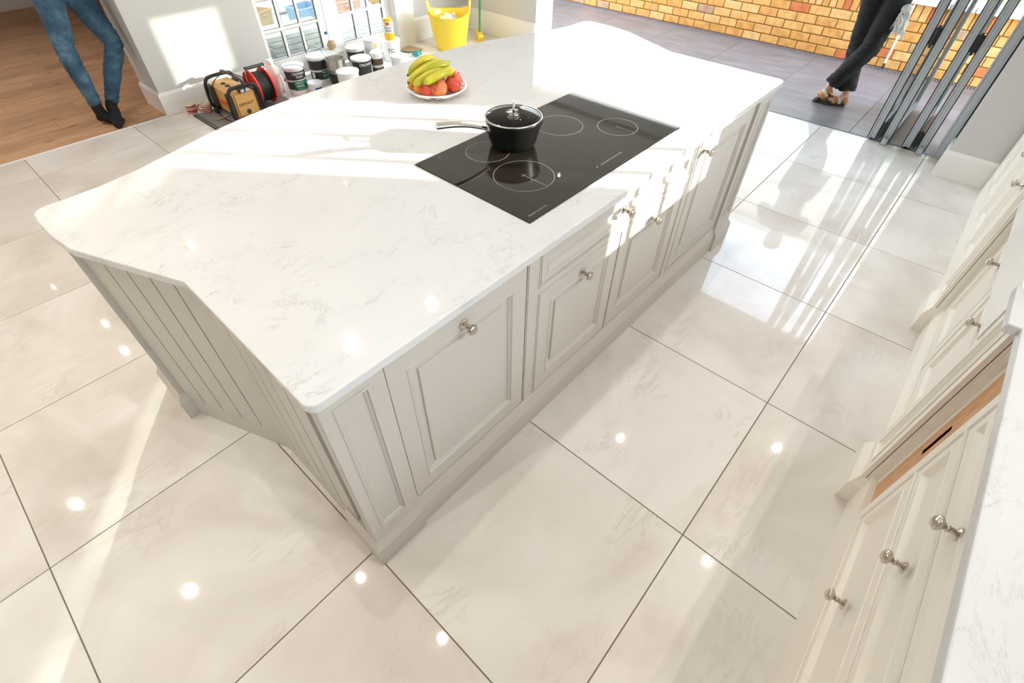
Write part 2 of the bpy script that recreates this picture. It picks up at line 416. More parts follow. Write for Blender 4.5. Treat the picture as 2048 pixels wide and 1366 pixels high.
def text_bm(s, size, bold=False, depth=0.0):
    cu = bpy.data.curves.new('txt', 'FONT'); cu.body = s; cu.size = size; cu.align_x = 'CENTER'; cu.align_y = 'CENTER'
    cu.resolution_u = 2; cu.extrude = depth
    if bold: cu.offset = size*0.012
    o = bpy.data.objects.new('txt', cu); COL.objects.link(o)
    me = bpy.data.meshes.new_from_object(o.evaluated_get(bpy.context.evaluated_depsgraph_get()))
    bm = BM(); bm.from_mesh(me)
    bpy.data.objects.remove(o); bpy.data.curves.remove(cu); bpy.data.meshes.remove(me)
    return bm
def wrap(bm, r, zc, ang, c=(0, 0)):
    """bend flat lettering (x along, y up) round a vertical cylinder, centred at angle ang"""
    bmesh.ops.subdivide_edges(bm, edges=[e for e in bm.edges if e.calc_length() > 0.02], cuts=2)
    for v in bm.verts:
        a = ang+v.co.x/r; v.co = Vector((c[0]+r*cos(a), c[1]+r*sin(a), zc+v.co.y))
def voxel(bm, size, sm=2, disp=None):
    """weld overlapping shells into one continuous surface"""
    me = bpy.data.meshes.new('vox'); bmesh.ops.recalc_face_normals(bm, faces=bm.faces); bm.to_mesh(me); bm.free()
    o = bpy.data.objects.new('vox', me); COL.objects.link(o)
    r = o.modifiers.new('r', 'REMESH'); r.mode = 'VOXEL'; r.voxel_size = size
    if sm:
        s = o.modifiers.new('s', 'SMOOTH'); s.iterations = sm; s.factor = 0.5
    dg = bpy.context.evaluated_depsgraph_get(); dg.update()
    m2 = bpy.data.meshes.new_from_object(o.evaluated_get(dg))
    b2 = BM(); b2.from_mesh(m2)
    bpy.data.objects.remove(o); bpy.data.meshes.remove(me); bpy.data.meshes.remove(m2)
    if disp:
        b2.normal_update()
        for v in b2.verts: v.co += v.normal*disp(v.co)
    return b2
def limb(bm, pts, rad, n=14, sub=5, flat=1.0):
    P = catmull(pts, sub); R = []
    for i in range(len(rad)-1):
        for k in range(sub): t = k/sub; t = t*t*(3-2*t); R.append(rad[i]*(1-t)+rad[i+1]*t)
    R.append(rad[-1]); tube(bm, P, R, n, True, flat)
def ball(bm, c, r, sx=1, sy=1, sz=1, seg=16):
    res = bmesh.ops.create_uvsphere(bm, u_segments=seg, v_segments=max(8, seg*2//3), radius=r)
    for v in res['verts']: v.co = Vector((v.co.x*sx, v.co.y*sy, v.co.z*sz))+Vector(c)

# ------------------------------------------------------------------ the setting
def struct(name, bm, mt, parent=None, **k):
    return obj(name, bm, mt, parent, kind=None if parent is not None else 'structure', **k)
TS = 0.8
bm = BM(); box(bm, -2.42, 4.83, -1.06, 5.2, -0.09, -0.003)
floor = struct('floor', bm, 'grout')
def tile_mesh(sx, sy):
    b = BM(); box(b, -sx/2, sx/2, -sy/2, sy/2, -0.012, 0.0)
    es = [e for e in b.edges if all(v.co.z > -0.001 for v in e.verts)]
    bmesh.ops.bevel(b, geom=es, offset=0.0008, segments=1, affect='EDGES'); return mesh_of(b, 'floor_tile', 'tile')
G = 0.0042
XS = [(-2.4, -1.6), (-1.6, -0.8), (-0.8, 0), (0, .8), (.8, 1.6), (1.6, 2.4), (2.4, 3.2), (3.2, 4.0), (4.0, 4.8), (4.8, 4.832)]
YS = [(-1.05, -.8), (-.8, 0), (0, .8), (.8, 1.6), (1.6, 2.4), (2.4, 3.2), (3.2, 4.0), (4.0, 4.8), (4.8, 5.2)]
cache = {}
for x0, x1 in XS:
    for y0, y1 in YS:
        k = (round(x1-x0, 3), round(y1-y0, 3))
        if k not in cache: cache[k] = tile_mesh(k[0]-G, k[1]-G)
        shared('tile', cache[k], floor, ((x0+x1)/2, (y0+y1)/2, 0))
# oak floor in the next room, boards along x
bm = BM(); box(bm, -2.6, 2.3, 5.226, 10.6, -0.09, -0.004)
oakf = struct('floor_oak', bm, 'dark_gap')
random.seed(5); cache = {}
y = 5.228; row = 0
while y < 10.4:
    x = -2.6-random.random()*0.9
    while x < 2.3:
        L = random.choice((1.2, 1.8, 2.2)); xa, xb = max(x, -2.6), min(x+L, 2.3)
        if xb-xa > 0.05:
            k = round(xb-xa, 3)
            if k not in cache:
                b = BM(); box(b, -k/2+.001, k/2-.001, -0.0935, 0.0935, -0.01, 0.0, bev=0.0012); cache[k] = mesh_of(b, 'oak', 'plank')
            shared('plank', cache[k], oakf, ((xa+xb)/2, y+0.0955, 0))
        x += L
    y += 0.1905; row += 1
bm = BM(); box(bm, -2.42, 1.10, 5.200, 5.214, -0.02, 0.004, bev=0.002); struct('trim_1', bm, 'white_pvc')
bm = BM(); box(bm, -2.42, 1.10, 5.214, 5.227, -0.02, 0.002, bev=0.001); struct('trim_2', bm, 'aluminium')
# walls
def wall(name, *bx, m='wall_paint'):
    b = BM()
    for q in bx: box(b, *q)
    return struct(name, b, m)
wall('wall_left', (1.11, 2.17, 5.22, 5.64, 0, CEIL))
wall('wall_left', (2.17, 3.80, 5.22, 5.50, 2.16, CEIL))
wall('wall_left', (3.80, 5.13, 5.22, 5.50, 0, CEIL))
wall('wall_far', (4.83, 5.13, 4.045, 5.22, 0, CEIL))
wall('wall_far', (4.83, 5.13, -0.11, 4.045, 2.44, CEIL))
wall('wall_far', (4.526, 5.13, -1.08, -0.11, 0, CEIL))
WX0, WX1, WZ0, WZ1 = 2.575, 3.455, 1.20, 2.15
VX0, VX1 = -1.5, 1.45
wall('wall_right', (-2.42, VX0, -1.08, -1.03, 0, CEIL), (VX0, VX1, -1.08, -1.03, 0, WZ0), (VX0, VX1, -1.08, -1.03, WZ1, CEIL), (VX1, WX0, -1.08, -1.03, 0, CEIL), (WX1, 4.526, -1.08, -1.03, 0, CEIL), (WX0, WX1, -1.08, -1.03, 0, WZ0), (WX0, WX1, -1.08, -1.03, WZ1, CEIL))
wall('wall_near', (-2.5, -2.4, -1.08, 5.22, 0, CEIL))
wall('wall_near', (-2.7, -2.6, 5.22, 10.6, 0, CEIL))
wall('wall_back', (-2.7, 2.3, 10.43, 10.6, 0, CEIL))
wall('wall_back', (2.17, 2.3, 5.64, 10.43, 0, CEIL))
RX0, RX1, RY0, RY1 = -2.3, 0.35, 6.85, 7.5
wall('ceiling', (-2.7, 5.13, -1.1, 5.5, CEIL, CEIL+.12), (-2.7, 2.3, 5.5, RY0, CEIL, CEIL+.12), (-2.7, 2.3, RY1, 10.6, CEIL, CEIL+.12), (-2.7, RX0, RY0, RY1, CEIL, CEIL+.12), (RX1, 2.3, RY0, RY1, CEIL, CEIL+.12), m='ceiling_paint')
# skirting boards
def moulding(bm, pts, prof, side=1):
    """sweep a profile of (offset, height) along a plan polyline, mitred; positive offset lies to the left of travel (side=1)"""
    n = len(pts); P = [Vector((p[0], p[1])) for p in pts]; rings = []
    for i in range(n):
        ds = []
        if i > 0: ds.append((P[i]-P[i-1]).normalized())
        if i < n-1: ds.append((P[i+1]-P[i]).normalized())
        ns = [Vector((-d.y, d.x))*side for d in ds]
        if len(ns) == 1: mt = ns[0]
        else:
            mt = (ns[0]+ns[1]).normalized(); mt = mt/max(0.3, mt.dot(ns[0]))
        rings.append([(P[i].x+mt.x*o, P[i].y+mt.y*o, z) for o, z in prof])
    stackpoly(bm, rings)
def skirt(name, pts, h=0.185, t=0.02, side=1):
    b = BM(); moulding(b, pts, [(0, 0), (t, 0), (t, h-0.022), (t*0.75, h-0.012), (t*0.62, h-0.006), (t*0.4, h), (0, h)], side)
    return struct(name, b, 'white_gloss')
skirt('baseboard_left', [(2.17, 5.22), (1.11, 5.22), (1.11, 5.64)], side=1)
skirt('baseboard_left', [(4.83, 5.22), (3.95, 5.22)], h=0.24, side=1)
skirt('baseboard_far', [(4.83, 4.045), (4.83, 5.22)], h=0.24, side=1)
skirt('baseboard_far', [(4.526, -0.44), (4.526, -0.11), (4.80, -0.11)], side=1)
skirt('baseboard_back', [(2.17, 10.43), (-2.6, 10.43)], side=1)
# window over the kitchen run (its glazing bars stripe the sun on the worktop)
bm = BM()
for a in ((WX0-.03, WX1+.03, WZ0-.04, WZ0), (WX0-.03, WX1+.03, WZ1, WZ1+.04), (WX0-.04, WX0, WZ0-.04, WZ1+.04), (WX1, WX1+.04, WZ0-.04, WZ1+.04)):
    box(bm, a[0], a[1], -1.065, -1.022, a[2], a[3])
win = struct('window_1', bm, 'white_gloss')
for x in (2.74, 2.992, 3.222):
    bm = BM(); box(bm, x-.011, x+.011, -1.06, -1.035, WZ0, WZ1); obj('glazing_bar', bm, 'white_gloss', win)
bm0 = BM()  # unseen window added to bring fill light onto the island front
for a in ((VX0-.03, VX1+.03, WZ0-.04, WZ0), (VX0-.03, VX1+.03, WZ1, WZ1+.04), (VX0-.04, VX0, WZ0-.04, WZ1+.04), (VX1, VX1+.04, WZ0-.04, WZ1+.04)):
    box(bm0, a[0], a[1], -1.065, -1.022, a[2], a[3])
fill_win = struct('added_fill_window', bm0, 'white_gloss')
for x in [VX0+.295*k for k in range(1, 10)]:
    bm0 = BM(); box(bm0, x-.011, x+.011, -1.06, -1.035, WZ0, WZ1); obj('glazing_bar', bm0, 'white_gloss', fill_win)
bm0 = BM(); box(bm0, VX0, VX1, -1.052, -1.048, WZ0, WZ1); obj('pane', bm0, 'glass', fill_win)
bm = BM(); box(bm, WX0, WX1, -1.052, -1.048, WZ0, WZ1); obj('pane', bm, 'glass', win)
bm = BM()
for q in ((RX0-.04, RX1+.04, RY0-.04, RY0), (RX0-.04, RX1+.04, RY1, RY1+.04), (RX0-.04, RX0, RY0, RY1), (RX1, RX1+.04, RY0, RY1)): box(bm, *q, CEIL-.01, CEIL+.16)
win = struct('window_2', bm, 'white_gloss')
bm = BM(); box(bm, RX0, RX1, RY0, RY1, CEIL+.13, CEIL+.136); obj('pane', bm, 'glass', win)
# glazed garden doors
def garden_door(name, x0, x1, cols, label):
    b = BM(); rows = [(0.185+0.265*k, 0.185+0.265*k+0.235) for k in range(7)]
    zt = rows[-1][1]; top = 2.15; yc = 5.26
    for q in ((x0, cols[0][0], 0.012, top), (cols[-1][1], x1, 0.012, top), (cols[0][0], cols[-1][1], 0.012, rows[0][0]), (cols[0][0], cols[-1][1], zt, top)):
        box(b, q[0], q[1], yc-.024, yc+.024, q[2], q[3], bev=0.002)
    d = struct(name, b, 'white_pvc')
    for (a, c), (e, f) in zip(cols, cols[1:]):
        b = BM(); box(b, c, e, yc-.018, yc+.018, rows[0][0], zt, bev=0.003); obj('glazing_bar', b, 'white_pvc', d)
    for (a, c), (e, f) in zip(rows, rows[1:]):
        b = BM(); box(b, cols[0][0], cols[-1][1], yc-.0175, yc+.0175, c, e, bev=0.003); obj('glazing_bar', b, 'white_pvc', d)
    for (a, c) in cols:
        for (e, f) in rows:
            b = BM(); box(b, a, c, yc+.006, yc+.009, e, f); box(b, a, c, yc-.009, yc-.006, e, f); obj('pane', b, 'glass', d)
            b = BM()
            for q in ((a, a+.004, e, f), (c-.004, c, e, f), (a, c, e, e+.004), (a, c, f-.004, f)): box(b, q[0], q[1], yc-.0125, yc-.009, q[2], q[3])
            obj('pane_seal', b, 'rubber', d)
    return d
garden_door('door_1', 2.172, 2.868, [(2.205, 2.383), (2.412, 2.585), (2.612, 2.790)], '')
garden_door('door_2', 2.872, 3.70, [(3.04, 3.215), (3.245, 3.41), (3.44, 3.60)], '')
bm = BM(); box(bm, 3.70, 3.95, 5.13, 5.26, 0, 2.2, bev=0.004); struct('trim_3', bm, 'white_gloss')
# ------------------------------------------------------------------ outside: patio, drain, brick wall
bm = BM(); box(bm, 4.83, 6.80, -3.0, 8.0, -0.11, -0.006); patio = struct('patio', bm, 'grout')
pm = None
for k in range(-3, 7):
    y0 = 0.585+0.866*k
    for xa, xb in ((4.864, 6.70),):
        if pm is None:
            b = BM(); box(b, -.917, .917, -.431, .431, -.012, 0, bev=0.001); pm = mesh_of(b, 'paver', 'paving_slab')
        shared('paving_slab', pm, patio, ((xa+xb)/2, y0+0.433, -0.002))
bm = BM(); box(bm, -3, 12, 5.52, 16, -0.12, -0.02); struct('ground', bm, 'debris_grey')
bm = BM(); box(bm, 4.832, 4.862, -0.10, 4.045, -0.02, 0.0005); tr = struct('trim_4', bm, 'debris_track')
t = thing('drain_channel', 'narrow slotted steel drain channel along the foot of the brick garden wall', 'drain', (6.745, 2, -0.03))
bm = BM(); box(bm, 6.702, 6.79, -1.8, 6.6, -0.03, -0.006); obj('trough', bm, 'drain_dark', t)
bm = BM()
box(bm, 6.702, 6.712, -1.8, 6.6, -.008, 0.001); box(bm, 6.78, 6.79, -1.8, 6.6, -.008, 0.001)
y = -1.8
while y < 6.6: box(bm, 6.712, 6.78, y, y+.013, -.007, 0.0); y += 0.026
obj('grating', bm, 'drain_steel', t, kind='stuff')
bm = BM(); box(bm, 6.806, 6.92, -1.5, 6.6, -0.1, 0.596); gw = struct('wall_garden', bm, 'mortar')
random.seed(11)
b = BM(); box(b, -.004, .05, -.1025, .1025, -.0395, .0395, bev=0.004); bfull = mesh_of(b, 'brick', 'brick')
b = BM(); box(b, -.004, .05, -.049, .049, -.0395, .0395, bev=0.004); bhalf = mesh_of(b, 'brick', 'brick')
b = BM(); box(b, -.004, .05, -.0305, .0305, -.070, .070, bev=0.004); bsold = mesh_of(b, 'brick', 'brick')
for c in range(5):
    y = -0.95+(0.1075 if c % 2 else 0)
    while y < 4.9:
        shared('brick', bfull, gw, (6.802+random.uniform(-.002, .002), y, 0.045+0.09*c)); y += 0.215
y = -0.6
while y < 4.9: shared('brick', bsold, gw, (6.802+random.uniform(-.002, .002), y, 0.526)); y += 0.071
t = thing('wall_coping', 'pale stone coping slabs along the top of the brick garden wall', 'coping', (6.87, 2, 0.598), kind='structure')
for k in range(12):
    bm = BM(); box(bm, 6.76, 7.06, -1.5+.6*k, -1.5+.6*k+.594, 0.598, 0.645, bev=0.004); obj('coping_stone', bm, 'coping', t)
bm = BM(); box(bm, 7.06, 14, -6, 12, 0.3, 0.50); struct('ground_lawn', bm, 'lawn')
bm = BM(); box(bm, 9.0, 11, -9, -4.35, 0.5, 3.2); box(bm, 9.0, 9.2, -4.35, -2.45, 0.5, 4.6); struct('unseen_sun_block', bm, 'block_render')  # unseen blocks added and sized to shape the sun on patio and pier
bm = BM(); box(bm, 17, 24, -7.5, 22, 0.3, 8.0); prism(bm, [(16.8, -7.7), (24.2, -7.7), (24.2, 22.2), (16.8, 22.2)], 8.0, 8.3); struct('unseen_sky_block', bm, 'block_render')  # unseen mass added to cut the low sky glare on the worktop
bm = BM(); box(bm, 7.3, 7.45, 2.6, 9.6, 0.3, 3.4); struct('unseen_light_block', bm, 'coping')  # unseen block added to stop the mirrored sun entering by the folding doors
bm = BM(); box(bm, -6, 3.2, -3.2, -3.0, -.1, 2.85); struct('unseen_light_block', bm, 'coping')  # unseen block added to keep direct sun out of the extra window
random.seed(3)
def bush(x, y, z, r, h, label):
    b = BM()
    for k in range(420):
        a, e, q = random.uniform(0, 2*pi), random.uniform(-.4, 1.5), random.uniform(.6, 1)**.5
        p = Vector((x+r*q*cos(a)*cos(e), y+r*q*sin(a)*cos(e), z+h*.45+h*.5*q*sin(e)))
        s = random.uniform(.03, .06); u = Vector((random.gauss(0, 1), random.gauss(0, 1), random.gauss(0, 1))).normalized(); v = u.orthogonal().normalized()
        vs = [b.verts.new(p+u*s*1.4), b.verts.new(p+v*s*.6), b.verts.new(p-u*s*1.4), b.verts.new(p-v*s*.6)]; b.faces.new(vs)
    t = thing('garden_shrub', label, 'shrub', (x, y, z)); obj('foliage', b, 'foliage', t)
    b = BM(); tube(b, [(x, y, z), (x+.02, y, z+h*.5)], [.03, .015], 7); obj('stem', b, 'stalk', t)
bush(7.6, 0.1, 0.5, 0.42, 0.8, 'leafy green shrub behind the brick wall, seen through the folded door stack')
bush(7.7, -0.75, 0.5, 0.42, 0.8, 'leafy green shrub behind the brick wall, nearest the white pier')
# ------------------------------------------------------------------ folding glazed doors, stacked open
def leaf(n, y0, y1, xi=4.812, wd=0.97):
    top = 2.40; b = BM(); yc = (y0+y1)/2
    def stile(xa, xb): # stepped extrusion with a groove down its edge
        prof = [(xa, y0), (xa, y0+.013), (xa+.014, y0+.017), (xa+.014, y1-.017), (xa, y1-.013), (xa, y1), (xb, y1), (xb, y0)]
        prism(b, prof, 0.02, top)
    stile(xi, xi+.055); stile(xi+wd, xi+wd-.055)
    box(b, xi+.055, xi+wd-.055, y0+.004, y1-.004, 0.02, 0.085); box(b, xi+.055, xi+wd-.055, y0+.004, y1-.004, top-.07, top)
    d = struct(n, b, 'aluminium')
    b = BM(); box(b, xi+.055, xi+wd-.055, yc-.012, yc+.012, 0.085, top-.07); obj('pane', b, 'glass', d)
    b = BM()
    for yy in (y0-.004, y1-.003): box(b, xi-.003, xi+.016, yy, yy+.007, 0.02, top)
    for yy in (y0, y1-.007): box(b, xi+.055, xi+.062, yy, yy+.007, 0.085, top-.07)
    obj('seal', b, 'rubber', d); return d
def hinge(parent, y, zs):
    for z in zs:
        b = BM(); box(b, 4.795, 4.815, y-.026, y+.026, z-.055, z+.055, bev=0.004)
        lathe(b, [(0, -.07), (.009, -.07), (.009, .07), (0, .07)], 10, (4.793, y, z), 'z')
        for dz in (-.035, 0, .035):
            for dy in (-.016, .016): lathe(b, [(0, 0), (.004, 0), (.004, .003), (0, .003)], 6, (4.795, y+dy, z+dz), 'x')
        h = obj('hinge', b, 'black_plastic', parent)
def roller(parent, y):
    b = BM(); lathe(b, [(0, 0), (.022, 0), (.022, .05), (0, .05)], 14, (4.80, y, 0.004), 'z'); obj('roller', b, 'aluminium', parent, smooth=True, autosmooth=40)
l1 = leaf('door_3', 0.382, 0.437); l2 = leaf('door_4', 0.281, 0.336); l3 = leaf('door_5', 0.128, 0.183); l4 = leaf('door_6', 0.028, 0.083)
hinge(l1, 0.359, (0.105, 0.785, 1.50)); hinge(l3, 0.106, (0.105, 0.785, 1.50)); roller(l2, 0.308); roller(l4, 0.055)
bm = BM()
prism(bm, [(4.81, -.105), (4.81, -.09), (4.82, -.085), (4.82, -.05), (4.81, -.045), (4.81, -.035), (4.9, -.035), (4.9, -.105)], 0, 2.44); struct('trim_5', bm, 'aluminium')
bm = BM(); box(bm, 4.804, 4.81, -.108, -.100, 0, 2.44); struct('trim_6', bm, 'rubber')
# ------------------------------------------------------------------ recessed ceiling spots
SPOT_AT = ['on the tile by the island end', 'on the tile below the drawer cabinet', 'on the tile beside the sink cupboard', 'on the tile past the sink', 'on the tile in front of the hob cabinet', 'on the tile at the near island corner', 'near the front corner of the worktop', 'on the worktop above the wide door', 'on the worktop in front of the hob', 'on the worktop edge beside the hob', 'near the splayed end of the worktop', 'in the middle of the worktop behind the hob', 'at the far end of the worktop', 'on the tile below the splayed end', 'on the tile just off the splayed end', 'on the tile near the oak floor', 'beyond the near wall side of the floor', 'on the tile in the far left corner', 'added over the worktop by the three drawers', 'added over the worktop by the beech board']
for SI, (x, y) in enumerate([(-.93, 2.72), (.20, .975), (2.06, -.258), (3.52, -.285), (2.58, .925), (.045, 1.785), (.79, 2.25), (1.41, 2.15), (2.31, 1.85), (2.93, 1.93), (.555, 4.12), (2.01, 4.05), (3.5, 2.6), (-.3, 5.85), (-.29, 6.5), (-.5, 7.75), (-1.3, 1.0), (-1.3, 4.2), (.55, -.72), (.95, -.80)]):  # last two spots are added to brighten the right-hand worktop
    t = thing('ceiling_light', 'recessed ceiling spotlight '+('' if SI > 17 else 'mirrored ')+SPOT_AT[SI], 'light', (x, y, CEIL), group='recessed ceiling spotlights')
    b = BM(); lathe(b, [(.012, -.001), (.042, -.004), (.045, 0), (.012, 0.0)], 20, (x, y, CEIL-.0005), 'z', close=False); obj('rim', b, 'lamp_rim', t, smooth=True)
    b = BM(); lathe(b, [(0, 0), (.012, 0), (.012, .002), (0, .002)], 16, (x, y, CEIL-.0035), 'z'); obj('bulb', b, 'lamp', t)
    ld = bpy.data.lights.new('spot', 'SPOT'); ld.energy = SPOT_W*(2.2 if y > 5.2 else 1.9 if y < -.6 else 2.9 if x < -.5 else 1.12 if x < 1.0 or y < 1.5 else 0.55); ld.color = (1.0, 0.87, 0.70) if x < -.5 else (1.0, 0.94, 0.87); ld.spot_size = radians(125); ld.spot_blend = 0.7; ld.shadow_soft_size = 0.012
    lo = bpy.data.objects.new('spot', ld); COL.objects.link(lo); lo.parent = t; lo.location = (0, 0, -0.02)
# ------------------------------------------------------------------ kitchen island (front edge runs 0.7 degrees off the tile grid)
TH = -0.012; IO = Vector((-0.008, 0.733, 0))
FI = Matrix.Translation(IO) @ Matrix.Rotation(TH, 4, 'Z')
def ithing(name, label, cat, lx, ly, lz=0, **k): return thing(name, label, cat, FI @ Vector((lx, ly, lz)), TH, **k)
TOP, UND = 0.945, 0.915
YF = 0.032
PL = [(0.0, 0.0), (0.019, 0.0), (0.019, 0.104), (0.004, 0.152), (0.0, 0.158)]
TP = 'taupe_paint'
def strip_frame(bm, x0, x1, z0, z1, holes, yf, sgn=1, th=0.022):
    """face frame: a plate with rectangular openings (holes sorted in columns), built of stiles and rails"""
    xs = sorted({x0, x1, *[h[0] for h in holes], *[h[1] for h in holes]}); zs = sorted({z0, z1, *[h[2] for h in holes], *[h[3] for h in holes]})
    inside = lambda x, z: any(h[0] < x < h[1] and h[2] < z < h[3] for h in holes)
    ya, yb = (yf, yf+th) if sgn > 0 else (yf-th, yf)
    for a, b in zip(xs, xs[1:]):
        run = None
        for c, d in zip(zs, zs[1:]):
            if not inside((a+b)/2, (c+d)/2):
                run = (run[0], d) if run else (c, d)
            elif run: box(bm, a, b, ya, yb, *run); run = None
        if run: box(bm, a, b, ya, yb, *run)
def cabinet_unit(name, label, x0, x1, doors, drawers, F, sgn, yf, depth, plinth, paint, ztop, mk):
    """doors / drawers: (x0,x1,z0,z1,knob x,knob z)"""
    t = mk(name, label, 'cabinet', (x0+x1)/2, yf)
    s = sgn
    b = BM(); ya, yb = sorted((yf+s*.024, yf+s*depth)); box(b, x0+.001, x1-.001, ya, yb, 0.0, ztop); obj('carcass', b, paint, t, F)
    b = BM(); strip_frame(b, x0, x1, 0.0, ztop, [d[:4] for d in doors+drawers], yf, s)
    for d in doors+drawers: bead(b, *d[:4], yf, s)
    obj('face_frame', b, paint, t, F)
    if plinth or yf < -.42:
        b = BM(); moulding(b, [(x0, yf), (x1, yf)], PL, side=-s); obj('plinth', b, paint, t, F)
    b = BM()
    for d in doors+drawers: rectloft(b, d[0], d[1], d[2], d[3], [(0, 0)], yf+s*.0225, s)
    obj('shadow_gap', b, 'dark_gap', t, F)
    for kind, L in (('door', doors), ('drawer', drawers)):
        for d in L:
            b = BM(); lv = DOOR_LV if kind == 'door' else [(0.0, 0.020), (0.0, 0.0012), (0.0012, 0.0)]+SLIM_MOULD
            rectloft(b, d[0]+.004, d[1]-.004, d[2]+.0035, d[3]-.0035, lv, yf, s)
            o = obj(kind, b, paint, t, F); knob(o, d[4], d[5], yf-s*0.0005, F, s)
    return t
mk = lambda n, l, c, x, y: ithing(n, l, c, x, y)
cabinet_unit('island_cabinet', 'taupe island cabinet with one wide panelled door, on the camera side of the hob', .203, .800, [(.207, .770, .175, .885, .488, .835)], [], FI, 1, YF, .6, True, TP, UND, mk)
cabinet_unit('island_cabinet', 'taupe island cabinet under the hob with a wide drawer over two panelled doors', .800, 1.895, [(.838, 1.345, .175, .715, 1.09, .665), (1.352, 1.858, .175, .715, 1.585, .665)], [(.838, 1.858, .755, .885, 1.32, .828)], FI, 1, YF, .6, True, TP, UND, mk)
cabinet_unit('island_cabinet', 'taupe island cabinet with one door and a knob at its upper left, beyond the hob', 1.895, 2.493, [(1.925, 2.488, .175, .885, 1.955, .835)], [], FI, 1, YF, .6, True, TP, UND, mk)
# end panels: corner pilaster, tongue-and-groove boards, splayed wing, back post
def end_panel(mir, label):
    X = (lambda x: 2.695-x) if mir else (lambda x: x)
    t = ithing('island_end_panel', label, 'panel', X(.05), .6)
    P = lambda pts: [(X(a), c) for a, c in pts]
    sd = -1 if not mir else 1
    # pilaster with a sunk panel on the front, stepped moulding on its end
    b = BM(); xa, xb = sorted((X(.0175), X(.203)))
    prism(b, P([(.0175, .058), (.203, .058), (.203, .10), (.05, .10), (.05, .086), (.03, .086), (.03, .078), (.024, .078), (.024, .070), (.0175, .070)]), 0, UND)
    box(b, xa, xb, .034, .06, 0, UND)
    strip_frame(b, xa, xb, 0, UND, [(xa+.036, xb-.049 if not mir else xb-.036, .20, .87)] if not mir else [(xa+.049, xb-.036, .20, .87)], .02, 1, .016)
    h = (xa+.036, xb-.049) if not mir else (xa+.049, xb-.036)
    rectloft(b, h[0], h[1], .20, .87, [(-.003, -.001), (0.0, -.0025), (.004, -.0025), (.006, .003), (.012, .007), (.014, .0105), (.018, .012)], .02, 1)
    obj('pilaster', b, TP, t, FI)
    b = BM(); moulding(b, P([(.0175, .20), (.0175, .02), (.203, .02)]), [(0, 0), (.0185, 0), (.0185, .108), (.003, .138), (0, .142)], side=-sd*-1 if False else (1 if mir else -1)*-1 if False else (1 if mir else -1))
    xa_, xb_ = sorted((X(.018), X(.20))); box(b, xa_, xb_, .045, .199, 0, .139); obj('plinth_block', b, TP, t, FI)
    # stepped moulding between pilaster and boards (faces look towards the front)
    b = BM(); prism(b, P([(.047, .086), (.043, .102), (.043, .110), (.037, .112), (.037, .120), (.033, .122), (.033, .130), (.06, .130), (.06, .086)]), .09, UND)
    obj('corner_moulding', b, TP, t, FI)
    # boards
    K0, K1, K2 = Vector((.040, .130)), Vector((.040, .672)), Vector((-.139, 1.135))
    for A, B, n in ((K0, K1, 5), (K1, K2, 5)):
        d = (B-A)/n; u = d.normalized(); nn = Vector((u.y, -u.x))
        for k in range(n):
            p, q = A+d*k, A+d*(k+1); g = 0.0030; th = .018; c = .006
            pts = [p+u*g+nn*-th, p+u*g+nn*-c, p+u*(g+c), q-u*(g+c), q-u*g+nn*-c, q-u*g+nn*-th]
            pts = [(v.x, v.y) for v in pts]
            pts = [(2*.0+x, y) for x, y in pts]
            b = BM(); prism(b, P([(x, y) for x, y in pts]), .10, UND); obj('plank', b, TP, t, FI)
    b = BM(); bk = [(.056, .09), (.056, .675), (-.120, 1.135), (.10, 1.135), (.2, .9), (.2, .09)]
    prism(b, P(bk), 0, UND-.002); obj('core', b, TP, t, FI)
    b = BM(); moulding(b, P([(.040, .20), (.040, .672), (-.139, 1.135)]), PL, side=(1 if mir else -1)*-1); obj('plinth', b, TP, t, FI)
    # back post
    b = BM(); xa, xb = sorted((X(-.176), X(.05))); box(b, xa, xb, 1.136, 1.372, 0, UND, bev=.0015); obj('post', b, TP, t, FI)
    b = BM(); moulding(b, P([(.05, 1.136), (-.176, 1.136), (-.176, 1.372)]), [(0, 0), (.020, 0), (.020, .102), (.003, .136), (0, .14)], side=(1 if mir else -1)*-1); obj('post_block', b, TP, t, FI)
    return t
end_panel(False, 'taupe island end panel of grooved upright boards with a splayed wing, nearest the camera')
end_panel(True, 'taupe island end with splayed wing and corner post, by the folding doors')
t = ithing('island_back_panel', 'plain taupe panel closing the back of the island under the overhanging worktop', 'panel', 1.35, 1.2)
bm = BM(); box(bm, .21, 2.485, 1.19, 1.215, 0, UND); obj('panel_sheet', bm, TP, t, FI)
bm = BM(); moulding(bm, [(.21, 1.215), (2.485, 1.215)], PL, side=1); obj('plinth', bm, TP, t, FI)
# worktop outline
half = [(.0, .64), (-.168, 1.045), (-.186, 1.16), (-.193, 1.29), (-.190, 1.338), (-.176, 1.364), (-.148, 1.374), (-.07, 1.376), (.02, 1.381), (.165, 1.413), (.29, 1.454), (.428, 1.503), (.53, 1.534), (.627, 1.558), (.73, 1.578), (.835, 1.592), (.94, 1.600), (1.051, 1.605), (1.20, 1.608)]
R0 = .032; cor = [(R0-R0*cos(a), .003+R0-R0*sin(a)) for a in [i*pi/2/7 for i in range(7, -1, -1)]]
Lh = cor+half; MIRX = 2.71
out = Lh+[(MIRX/2, 1.609)]+[(MIRX-x, y) for x, y in Lh[::-1]]
def inset(poly, d):
    n = len(poly); r = []
    for i in range(n):
        p, q, s = Vector(poly[i-1]), Vector(poly[i]), Vector(poly[(i+1) % n])
        a, b = (q-p).normalized(), (s-q).normalized(); na, nb_ = Vector((-a.y, a.x)), Vector((-b.y, b.x)); m = (na+nb_)
        m = m.normalized()/max(.35, m.normalized().dot(na)); r.append((q.x+m.x*d, q.y+m.y*d))
    return r
area = sum(out[i-1][0]*out[i][1]-out[i][0]*out[i-1][1] for i in range(len(out)))
if area < 0: out = out[::-1]
bm = BM()
